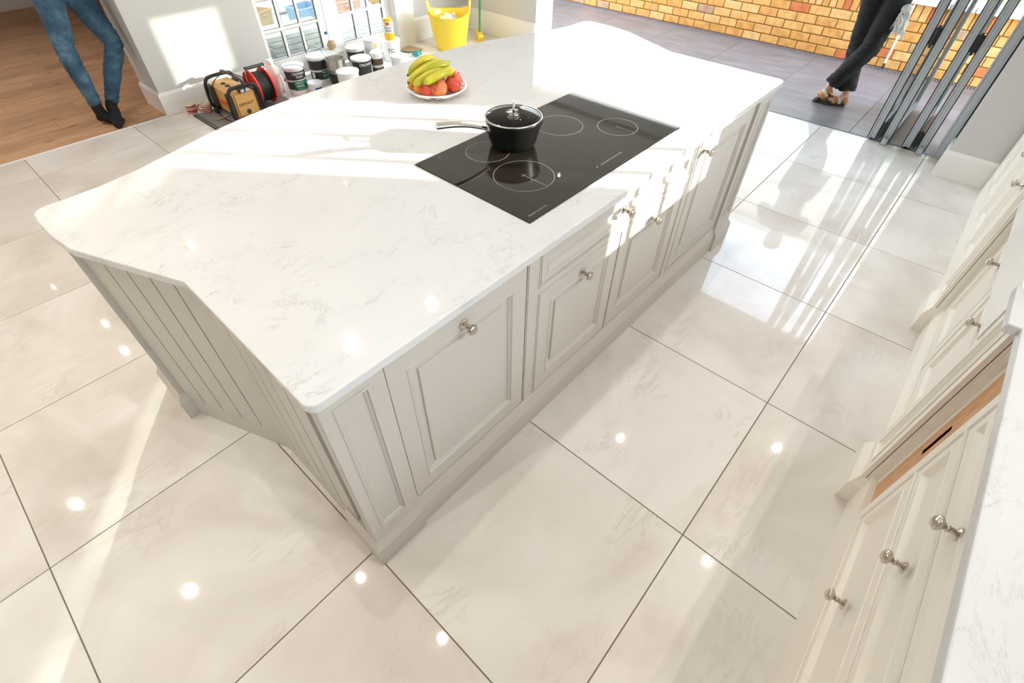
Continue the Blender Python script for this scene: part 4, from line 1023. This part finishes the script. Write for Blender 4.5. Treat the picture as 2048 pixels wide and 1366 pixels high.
b = BM(); box(b, 1.535, 1.625, 4.575, 4.63, .228, .262, bev=.006); obj('control_head', b, 'dark_grey_plastic', t)
for dx in (-.022, .022):
    b = BM(); lathe(b, [(0, 0), (.016, 0), (.016, -.010), (.010, -.012), (0, -.012)], 16, (1.58+dx, 4.576, .246), 'y'); obj('dial', b, 'chrome', t, smooth=True, autosmooth=40)
b = BM(); lathe(b, [(0, 0), (.020, 0), (.018, -.006), (0, -.006)], 16, (1.567, 4.588, .070), 'y'); obj('latch', b, 'dark_grey_plastic', t)
b = text_bm('DEWALT', .032, True); b.transform(Matrix.Translation((1.565, 4.5872, .135)) @ Matrix.Rotation(pi/2, 4, 'X')); obj('lettering', b, 'print_black', t)
for k, yy in enumerate((4.70, 4.77, 4.85)):
    b = BM(); lathe(b, [(0, .245), (.022, .245), (.018, .254), (0, .256)], 14, (1.53, yy, 0)); obj('knob', b, 'black_plastic', t, smooth=True, autosmooth=40)
b = BM(); box(b, 1.466, 1.472, 4.70, 4.88, .09, .13, bev=.002); obj('side_badge', b, 'orange_red', t)
b = BM(); box(b, 1.405, 1.435, 4.90, 4.945, .007, .055, bev=.006)
tube(b, catmull([(1.42, 4.92, .05), (1.415, 4.90, .12), (1.43, 4.88, .22), (1.50, 4.84, .31), (1.58, 4.78, .335), (1.65, 4.70, .30), (1.70, 4.66, .22)], 6), .0035, 7)
tube(b, catmull([(1.42, 4.90, .012), (1.40, 4.80, .011), (1.41, 4.66, .011), (1.47, 4.52, .011), (1.55, 4.42, .011)], 6), .0035, 7); obj('mains_lead', b, 'rubber', t, kind='stuff')
# cable reel
t = thing('cable_reel', 'red cable reel wound with black cable, beside the site radio', 'cable reel', (1.80, 4.77, .006))
for xx, o_ in ((1.742, -1), (1.876, 1)):
    b = BM(); lathe(b, [(.045, -.004), (.135, -.004), (.146, -.008), (.150, 0), (.146, .008), (.135, .004), (.045, .004)], 40, (xx, 4.775, .168), 'x'); obj('disc', b, 'reel_red', t, smooth=True, autosmooth=40)
b = BM(); lathe(b, [(0, 0), (.05, 0), (.05, .132), (0, .132)], 24, (1.743, 4.775, .168), 'x'); obj('drum', b, 'black_plastic', t)
b = BM()
for L, rr in ((0, .105), (1, .112), (2, .118)):
    P = []
    for i in range(int(11*20)):
        a = 2*pi*i/20; f = i/(11*20); P.append((1.752+.114*f, 4.775+(rr+.002*sin(i*.7))*cos(a), .168+(rr+.002*sin(i*.7))*sin(a)))
    tube(b, P, .0058, 6)
obj('cable', b, 'rubber', t, smooth=True, kind='stuff')
b = BM(); P = [(1.722, 4.86, .012), (1.722, 4.80, .17), (1.722, 4.775, .33), (1.90, 4.775, .33), (1.90, 4.80, .17), (1.90, 4.86, .012)]
tube(b, P, .006, 8); tube(b, [(1.722, 4.69, .012), (1.722, 4.79, .20)], .006, 8); tube(b, [(1.90, 4.69, .012), (1.90, 4.79, .20)], .006, 8); tube(b, [(1.722, 4.69, .012), (1.90, 4.69, .012)], .006, 8); tube(b, [(1.722, 4.86, .012), (1.90, 4.86, .012)], .006, 8); obj('stand', b, 'chrome', t, smooth=True)
b = BM(); limb(b, [(1.725, 4.775, .335), (1.735, 4.775, .335), (1.885, 4.775, .335), (1.897, 4.775, .335)], [.016, .013, .013, .016], 14, 4); obj('grip', b, 'black_plastic', t, smooth=True)
# white jerrycan
t = thing('plastic_jerrycan', 'white plastic bottle with a moulded handle between the cable reel and the MATT VINYL tub', 'bottle', (2.04, 4.90, 0))
b = BM(); prof = [(0, 0), (.075, 0), (.08, .01), (.08, .20), (.07, .235), (.04, .26), (.025, .27), (.025, .285)]
rings = []
for r_, z_ in prof: rings.append([(2.035+max(r_, .001)*.60*(abs(cos(a))**.6)*(1 if cos(a) >= 0 else -1), 4.93+max(r_, .001)*1.3*(abs(sin(a))**.6)*(1 if sin(a) >= 0 else -1), z_) for a in [2*pi*i/28 for i in range(28)]])
stackpoly(b, rings); obj('bottle', b, 'white_plastic', t, smooth=True, autosmooth=50)
b = BM(); tube(b, catmull([(2.035, 4.835, .20), (2.035, 4.80, .185), (2.035, 4.785, .13), (2.035, 4.80, .06), (2.035, 4.835, .05)], 6), .012, 8); obj('handle', b, 'white_plastic', t, smooth=True)
b = BM(); lathe(b, [(0, .285), (.028, .285), (.028, .308), (0, .31)], 16, (2.035, 4.93, 0)); obj('cap', b, 'white_plastic', t)
# yellow flexible tub
TX, TY = 4.10, 4.70; ta = facing(TX, TY)
t = thing('flexi_tub', 'large yellow flexible tub with two rope-style handles in the corner by the broom', 'tub', (TX, TY, 0))
def rimh(a): return .375+.055*max(0, abs(sin(a-ta)))**6-.02*(cos(a-ta))**2
n = 56; rings = []
for q, rr in ((0, .0), (0, .155), (.02, .165), (.25, .185), (.55, .208), (.85, .228), (1.0, .238), (1.012, .243), (1.0, .234), (.85, .222), (.55, .202), (.2, .178), (.06, .158), (.055, 0)):
    rings.append([(TX+max(rr, .0005)*cos(2*pi*i/n), TY+max(rr, .0005)*sin(2*pi*i/n), q*rimh(2*pi*i/n)) for i in range(n)])
b = BM(); stackpoly(b, rings, False); obj('bucket', b, 'tub_yellow', t, smooth=True)
for s in (-1, 1):
    a0 = ta+s*pi/2; b = BM()
    tube(b, catmull([(TX+.236*cos(a0+d), TY+.236*sin(a0+d), z) for d, z in ((-.42, .365), (-.30, .425), (-.12, .468), (.12, .468), (.30, .425), (.42, .365))], 5), .011, 8); obj('handle', b, 'tub_yellow', t, smooth=True)
b = BM(); ball(b, (TX+.02, TY+.04, .28), .11, 1.1, 1, .55, 18)
for v in b.verts: v.co += Vector((noise.noise(v.co*22), noise.noise(v.co*22+Vector((5, 5, 5))), noise.noise(v.co*22+Vector((9, 1, 3)))))*.05
obj('plastic_bag', b, 'white_paper', None, label='crumpled pale plastic bag inside the yellow tub', cat='bag')
# broom
t = thing('broom', 'yellow-headed broom with a green handle leaning in the corner beside the yellow tub', 'broom', (4.59, 4.74, 0))
b = BM(); tube(b, [(4.594, 4.74, .055), (4.80, 4.885, .62+.0), (4.815, 4.895, .66)], .0115, 10); b.free(); b = BM()
tube(b, [(4.594, 4.72, .055), (4.805, 4.86, 1.25)], .0115, 10); obj('handle', b, 'broom_green', t, smooth=True, autosmooth=40)
b = BM(); box(b, -.14, .14, -.03, .03, .048, .075, bev=.006); b.transform(Matrix.Translation((4.594, 4.72, 0)) @ Matrix.Rotation(.9, 4, 'Z')); obj('broom_head', b, 'tub_yellow', t)
b = BM(); random.seed(2)
for i in range(28):
    for j in range(5): box(b, -.135+i*.0098, -.130+i*.0098, -.026+j*.012, -.021+j*.012, .002, .05)
b.transform(Matrix.Translation((4.594, 4.72, 0)) @ Matrix.Rotation(.9, 4, 'Z')); obj('bristles', b, 'tub_yellow', t, kind='stuff')
# white pipe by the brick wall
t = thing('white_pipe', 'slim white pipe with a black foot standing against the brick wall', 'pipe', (6.775, .80, 0))
b = BM(); tube(b, [(6.775, .80, .05), (6.785, .80, .95)], .010, 10); obj('tube', b, 'white_pvc', t, smooth=True, autosmooth=40)
b = BM(); tube(b, [(6.775, .80, .0), (6.775, .80, .055)], .0105, 10); obj('foot', b, 'rubber', t, smooth=True, autosmooth=40)
# ------------------------------------------------------------------ garden clutter seen through the doors
def slabs(name, label, cat, x, y, sx, sy, n, th, mt, part, z0=-.02, jit=.02, rz=0):
    t = thing(name, label, cat, (x, y, z0))
    for k in range(n):
        b = BM(); box(b, -sx/2, sx/2, -sy/2, sy/2, th*k, th*(k+1)-.004, bev=.003); b.transform(Matrix.Translation((x+random.uniform(-jit, jit), y+random.uniform(-jit, jit), z0)) @ Matrix.Rotation(rz+random.uniform(-.05, .05), 4, 'Z')); obj(part, b, mt, t)
    return t
random.seed(21)
slabs('paving_stack', 'stack of light grey paving slabs outside the nearest garden door', 'paving', 2.80, 5.85, .75, .45, 6, .05, 'debris_grey', 'slab')
slabs('timber_stack', 'pile of sawn timber boards on the grass outside the right-hand garden door', 'timber', 5.4, 6.9, 1.5, .5, 4, .07, 'timber', 'board', rz=.3)
slabs('plasterboard_stack', 'low stack of white boards outside the garden doors', 'boards', 3.85, 6.1, .9, .55, 5, .03, 'white_plastic', 'board', rz=-.2)
def crate(label, x, y, z, sx, sy, h, mt, rz=0):
    t = thing('crate', label, 'crate', (x, y, z)); MC = Matrix.Translation((x, y, z)) @ Matrix.Rotation(rz, 4, 'Z')
    b = BM(); stackpoly(b, [[(sx/2*f*a, sy/2*f*c, zz) for a, c in ((-1, -1), (1, -1), (1, 1), (-1, 1))] for f, zz in ((.94, 0), (1, h), (1.06, h), (1.06, h-.02), (1.03, h-.02), (1.03, h-.003), (.96, h-.003), (.9, .01))]); b.transform(MC); obj('bin', b, mt, t)
    b = BM(); box(b, -sx*.15, sx*.15, -sy/2*1.06-.006, -sy/2*1.0, h*.7, h*.85, bev=.003); b.transform(MC); obj('grip', b, mt, t)
crate('blue plastic crate outside, seen through the upper panes', 3.62, 6.95, -.02, .36, .3, .2, 'debris_blue', .2)
crate('orange plastic crate outside beside the blue one', 4.15, 6.85, -.02, .36, .3, .2, 'debris_orange', -.2)
crate('brown crate outside beyond the paving slabs', 3.05, 7.2, -.02, .3, .3, .2, 'timber', .4)
for k, (x, y, s, lab) in enumerate(((3.65, 7.65, .25, 'white rubble sack outside beyond the slab stack'), (5.2, 7.7, .25, 'white rubble sack outside by the timber boards'))):
    t = thing('rubble_sack', lab, 'sack', (x, y, -.02)); b = BM(); ball(b, (x, y, s*.9-.02), s, 1, .8, 1, 18)
    for v in b.verts: v.co += Vector((noise.noise(v.co*8), noise.noise(v.co*8+Vector((5, 5, 5))), 0))*.06; v.co.z = max(v.co.z, -.019)
    obj('sack_body', b, 'white_paper', t, smooth=True)
    b = BM(); limb(b, [(x, y, s*1.7), (x+.02, y, s*1.95), (x+.06, y-.02, s*2.15)], [.07, .04, .08], 10, 4); obj('neck', b, 'white_paper', t, smooth=True)
t = thing('garden_post', 'yellow painted post outside the right-hand garden door', 'post', (4.45, 7.4, -.02)); b = BM(); box(b, 4.40, 4.50, 7.35, 7.45, -.02, 1.6, bev=.004); obj('shaft', b, 'tub_yellow', t); b = BM(); box(b, 4.38, 4.52, 7.33, 7.47, 1.6, 1.64, bev=.006); obj('post_cap', b, 'tub_yellow', t)
# ------------------------------------------------------------------ people
def hand(bm, wr, dirv, palm_n, s=1.0, curl=.5, side=1):
    """palm and five bent fingers; dirv along the forearm, palm_n out of the palm, side picks the thumb edge"""
    d = Vector(dirv).normalized(); n = (Vector(palm_n)-d*d.dot(Vector(palm_n))).normalized(); u = d.cross(n)*side; w_ = Vector(wr)
    limb(bm, [w_-d*.02, w_+d*.025*s, w_+d*.06*s, w_+d*.088*s], [.021*s, .027*s, .034*s, .030*s], 12, 4, flat=.55 if abs(n.z) > .5 else .75)
    for k, (o, L) in enumerate(((.030, .066), (.0105, .076), (-.0095, .070), (-.028, .055))):
        p = w_+d*.078*s+u*o*s; a = p+d*L*.42*s; c1 = curl*.8; e1 = (d*cos(c1)+n*sin(c1)); q = a+e1*L*.34*s; c2 = curl*1.7; e2 = (d*cos(c2)+n*sin(c2)); tube(bm, catmull([p-d*.02, p, a, q, q+e2*L*.28*s], 3), .0083*s, 8)
    p = w_+d*.022*s+u*.026*s; tube(bm, catmull([p-u*.012, p+u*.018*s+d*.014*s, p+u*.030*s+d*.040*s+n*.008, p+u*.028*s+d*.064*s+n*.016], 3), .0098*s, 8)
def person(label, J, trousers, topm, hair, shoes, loc, faced):
    """J: joints in world space"""
    t = thing('person', label, 'person', loc)
    V = lambda k: Vector(J[k]); b = BM(); fd = Vector(faced).normalized(); rt_ = fd.cross(Vector((0, 0, 1)))
    pel = (V('hipL')+V('hipR'))/2; chest = V('chest'); neck = V('neck'); head = V('head')
    for s in 'LR':
        limb(b, [V('hip'+s)+Vector((0, 0, .05)), V('hip'+s)*.5+V('knee'+s)*.5, V('knee'+s), V('knee'+s)*.6+V('ankle'+s)*.4, V('ankle'+s)], [.072, .062, .048, .046, .032], 14, 5)
        limb(b, [V('ankle'+s), V('heel'+s)*.6+V('toe'+s)*.4+Vector((0, 0, .010)), V('toe'+s)], [.030, .028, .016], 12, 4)
        ball(b, V('heel'+s), .026)
        limb(b, [V('sh'+s), V('sh'+s)*.5+V('el'+s)*.5, V('el'+s), V('el'+s)*.5+V('wr'+s)*.5, V('wr'+s)], [.052, .046, .038, .037, .026], 12, 5)
        hand(b, V('wr'+s), V('wr'+s)-V('el'+s), J['pn'+s], .95, .55, J['ts'+s])
    limb(b, [pel+Vector((0, 0, .01)), pel+Vector((0, 0, .07)), pel*.5+chest*.5, chest, chest+Vector((0, 0, .14)), neck], [.085, .118, .115, .135, .10, .055], 18, 5)
    limb(b, [V('shL'), chest+Vector((0, 0, .11)), V('shR')], [.055, .075, .055], 12, 5)
    limb(b, [neck-Vector((0, 0, .05)), neck+Vector((0, 0, .04)), head-Vector((0, 0, .05))], [.060, .052, .055], 12, 4)
    limb(b, [head-Vector((0, 0, .105))+fd*.022, head-Vector((0, 0, .06))+fd*.012, head, head+Vector((0, 0, .06))-fd*.012, head+Vector((0, 0, .105))-fd*.015], [.036, .064, .080, .078, .040], 16, 5)
    tube(b, [head+fd*.070+Vector((0, 0, .015)), head+fd*.090-Vector((0, 0, .015)), head+fd*.098-Vector((0, 0, .035)), head+fd*.075-Vector((0, 0, .042))], [.010, .012, .015, .010], 8)
    for s in (-1, 1): ball(b, head+rt_*s*.080-Vector((0, 0, .012)), .024, .55 if abs(rt_.x) > .7 else .9, .55 if abs(rt_.y) > .7 else .9, 1.3, 10)
    body = obj('body', voxel(b, .0068, 2), 'skin', t, smooth=True)
    for s in (-1, 1):
        b = BM(); e = head+fd*.066+rt_*s*.031+Vector((0, 0, .004)); ball(b, e, .0125, seg=12); ob = obj('eye', b, 'eye_white', t, smooth=True)
        b = BM(); ball(b, e+fd*.0078, .0062, seg=10); obj('iris', b, 'eye_dark', ob, smooth=True)
        b = BM(); tube(b, catmull([e+rt_*-.018+Vector((0, 0, .018))+fd*.006, e+Vector((0, 0, .023))+fd*.011, e+rt_*.018+Vector((0, 0, .018))+fd*.004], 4), .0035, 6); obj('eyebrow', b, hair, t, smooth=True)
    b = BM(); mo = head+fd*.074-Vector((0, 0, .066)); tube(b, catmull([mo-rt_*.024-fd*.012, mo+fd*.003, mo+rt_*.024-fd*.012], 5), [.003]+[.0055]*9+[.003], 7); obj('mouth', b, 'lip', t, smooth=True)
    b = BM(); limb(b, [head-fd*.035-Vector((0, 0, .07)), head-fd*.030, head-fd*.022+Vector((0, 0, .055)), head-fd*.008+Vector((0, 0, .105))], [.072, .093, .097, .066], 16, 5); obj('hair', voxel(b, .008, 1, lambda p: .004*noise.noise(p*90)), hair, t, smooth=True)
    # trousers
    b = BM(); g = J.get('leg', 1.0)
    for s in 'LR':
        k = V('knee'+s); an = V('ankle'+s); cuff = an+(k-an).normalized()*J.get('cuff', .03)
        limb(b, [V('hip'+s)+Vector((0, 0, .07)), V('hip'+s), V('hip'+s)*.5+k*.5, k, k*.62+an*.38, k*.2+an*.8, cuff], [.105, .103, .084, .068*g, .064*g, .050*g*J.get('flare', 1), .050*g*J.get('flare', 1)], 18, 5)
    limb(b, [pel-Vector((0, 0, .025)), pel+Vector((0, 0, .035)), pel+Vector((0, 0, .12))], [.075, .138, .132], 18, 5)
    kn = [V('kneeL'), V('kneeR')]; an = [V('ankleL'), V('ankleR')]
    def wr(p):
        m_ = max(math.exp(-((p-q).length/.11)**2) for q in kn)+max(math.exp(-((p-q).length/.10)**2) for q in an)*1.3+.35
        return .0105*m_*(noise.noise(Vector((p.x*14, p.y*14, p.z*38)))+.5*noise.noise(Vector((p.x*30, p.y*30, p.z*60))))
    obj('trousers', voxel(b, .0075, 3, wr), trousers, t, smooth=True)
    b = BM()
    limb(b, [pel+Vector((0, 0, J.get('hem', .05))), pel*.5+chest*.5, chest, chest+Vector((0, 0, .13)), neck+Vector((0, 0, .01))], [.150, .135, .152, .12, .070], 18, 5)
    limb(b, [V('shL'), chest+Vector((0, 0, .115)), V('shR')], [.072, .09, .072], 12, 5)
    for s in 'LR': limb(b, [V('sh'+s), V('sh'+s)*.5+V('el'+s)*.5, V('el'+s), V('el'+s)*.35+V('wr'+s)*.65], [.070, .060, .052, .045], 12, 5)
    obj('top', voxel(b, .009, 2, lambda p: .006*noise.noise(Vector((p.x*12, p.y*12, p.z*24)))), topm, t, smooth=True)
    for s in 'LR':
        A, H, T = V('ankle'+s), V('heel'+s), V('toe'+s); d = (T-H).normalized(); mid = H*.45+T*.55
        if shoes == 'sock':
            b = BM(); k = V('knee'+s); limb(b, [A+(k-A).normalized()*.10, A, A*.35+H*.65+d*.035, mid+Vector((0, 0, .010)), T], [.042, .043, .045, .043, .030], 14, 5); ball(b, H+Vector((0, 0, .004)), .034)
            obj('sock', voxel(b, .006, 2, lambda p: .0015*noise.noise(p*60)), 'sock_black', t, smooth=True)
        else:
            rt2 = d.cross(Vector((0, 0, 1))).normalized(); upv = rt2.cross(d).normalized()
            b = BM(); pts = []
            L = (T-H).length+.045
            for f, w2 in ((-.02, .5), (.0, .75), (.12, .92), (.35, .78), (.6, .98), (.8, 1.05), (.93, .8), (1.0, .4)): pts.append((f, w2))
            ringf = [H+d*L*f+rt2*.040*w2-upv*.034 for f, w2 in pts]+[H+d*L*f-rt2*.040*w2-upv*.034 for f, w2 in pts[::-1]]
            stackpoly(b, [ringf, [p+upv*.016 for p in ringf]]); so = obj('sandal', b, 'leather_dark', t)
            for f, wd, m_ in ((.30, .030, 'strap_cream'), (.52, .034, 'leather_tan'), (.02, .02, 'leather_tan')):
                b = BM(); c = H+d*L*f-upv*.012; P = [c+rt2*(.048*cos(q))+upv*(.056-.012*f)*sin(q) for q in [pi*i/12 for i in range(13)]]
                for dd in (-.3, 0, .3): tube(b, [p+d*wd*dd for p in P], .0055, 6)
                obj('strap', b, m_, so, smooth=True)
            b = BM(); c = H+d*L*.86-upv*.008; limb(b, [c-d*.03, c, c+d*.025], [.026, .030, .018], 12, 4, flat=.8); obj('toe_cap', b, 'leather_dark', so, smooth=True)
    return t
J1 = dict(hipL=(.945, 5.50, .905), kneeL=(1.000, 5.40, .560), ankleL=(.768, 5.425, .125), heelL=(.775, 5.445, .075), toeL=(.706, 5.235, .026),
          hipR=(.755, 5.50, .905), kneeR=(.672, 5.42, .565), ankleR=(.668, 5.435, .120), heelR=(.660, 5.475, .042), toeR=(.765, 5.305, .026),
          chest=(.87, 5.54, 1.26), neck=(.875, 5.55, 1.475), head=(.88, 5.54, 1.60), shL=(1.03, 5.55, 1.405), shR=(.71, 5.55, 1.405), elL=(1.04, 5.38, 1.16), elR=(.66, 5.40, 1.16), wrL=(.88, 5.33, 1.215), wrR=(.82, 5.315, 1.165), pnL=(0, 1, 0), pnR=(0, 1, 0), tsL=1, tsR=-1, cuff=.045, hem=.085)
person('person in slim blue jeans and black socks standing with ankles crossed on the oak floor', J1, 'denim', 'shirt_white', 'hair_brown', 'sock', (.83, 5.46, 0), (-.25, -1, 0))
J2 = dict(hipL=(5.435, .770, .880), kneeL=(5.395, .800, .490), ankleL=(5.400, .975, .135), heelL=(5.420, .955, .090), toeL=(5.375, 1.02, .030),
          hipR=(5.470, .945, .880), kneeR=(5.475, .905, .460), ankleR=(5.435, .820, .090), heelR=(5.440, .800, .034), toeR=(5.372, .945, .034),
          chest=(5.46, .86, 1.235), neck=(5.46, .86, 1.45), head=(5.45, .86, 1.575), shL=(5.46, .695, 1.38), shR=(5.46, 1.025, 1.38), elL=(5.30, .64, 1.14), elR=(5.30, 1.08, 1.14), wrL=(5.245, .83, 1.19), wrR=(5.23, .90, 1.145), pnL=(1, 0, 0), pnR=(1, 0, 0), tsL=1, tsR=-1, cuff=.035, leg=1.12, flare=1.25, hem=-.005)
person('person in black trousers and tan strapped sandals standing cross-legged on the patio', J2, 'trousers_black', 'top_grey', 'hair_grey', 'sandal', (5.42, .88, 0), (-1, -.15, 0))
# white rag hanging from the pocket
b = BM(); random.seed(6)
for k in range(26):
    a = random.uniform(-.05, .05); p = Vector((5.36+random.uniform(-.02, .02), .672+random.uniform(-.03, .03), .80)); P = [p]
    for q in range(5): P.append(P[-1]+Vector((random.uniform(-.010, .010), random.uniform(-.022, .014), -random.uniform(.02, .045))))
    tube(b, P, .0045, 5)
ball(b, (5.365, .672, .81), .035, .7, 1.2, 1, 12)
obj('rag', b, 'white_cloth', None, kind='stuff', smooth=True, label='frayed white rag hanging from the pocket of the person in black', cat='rag')
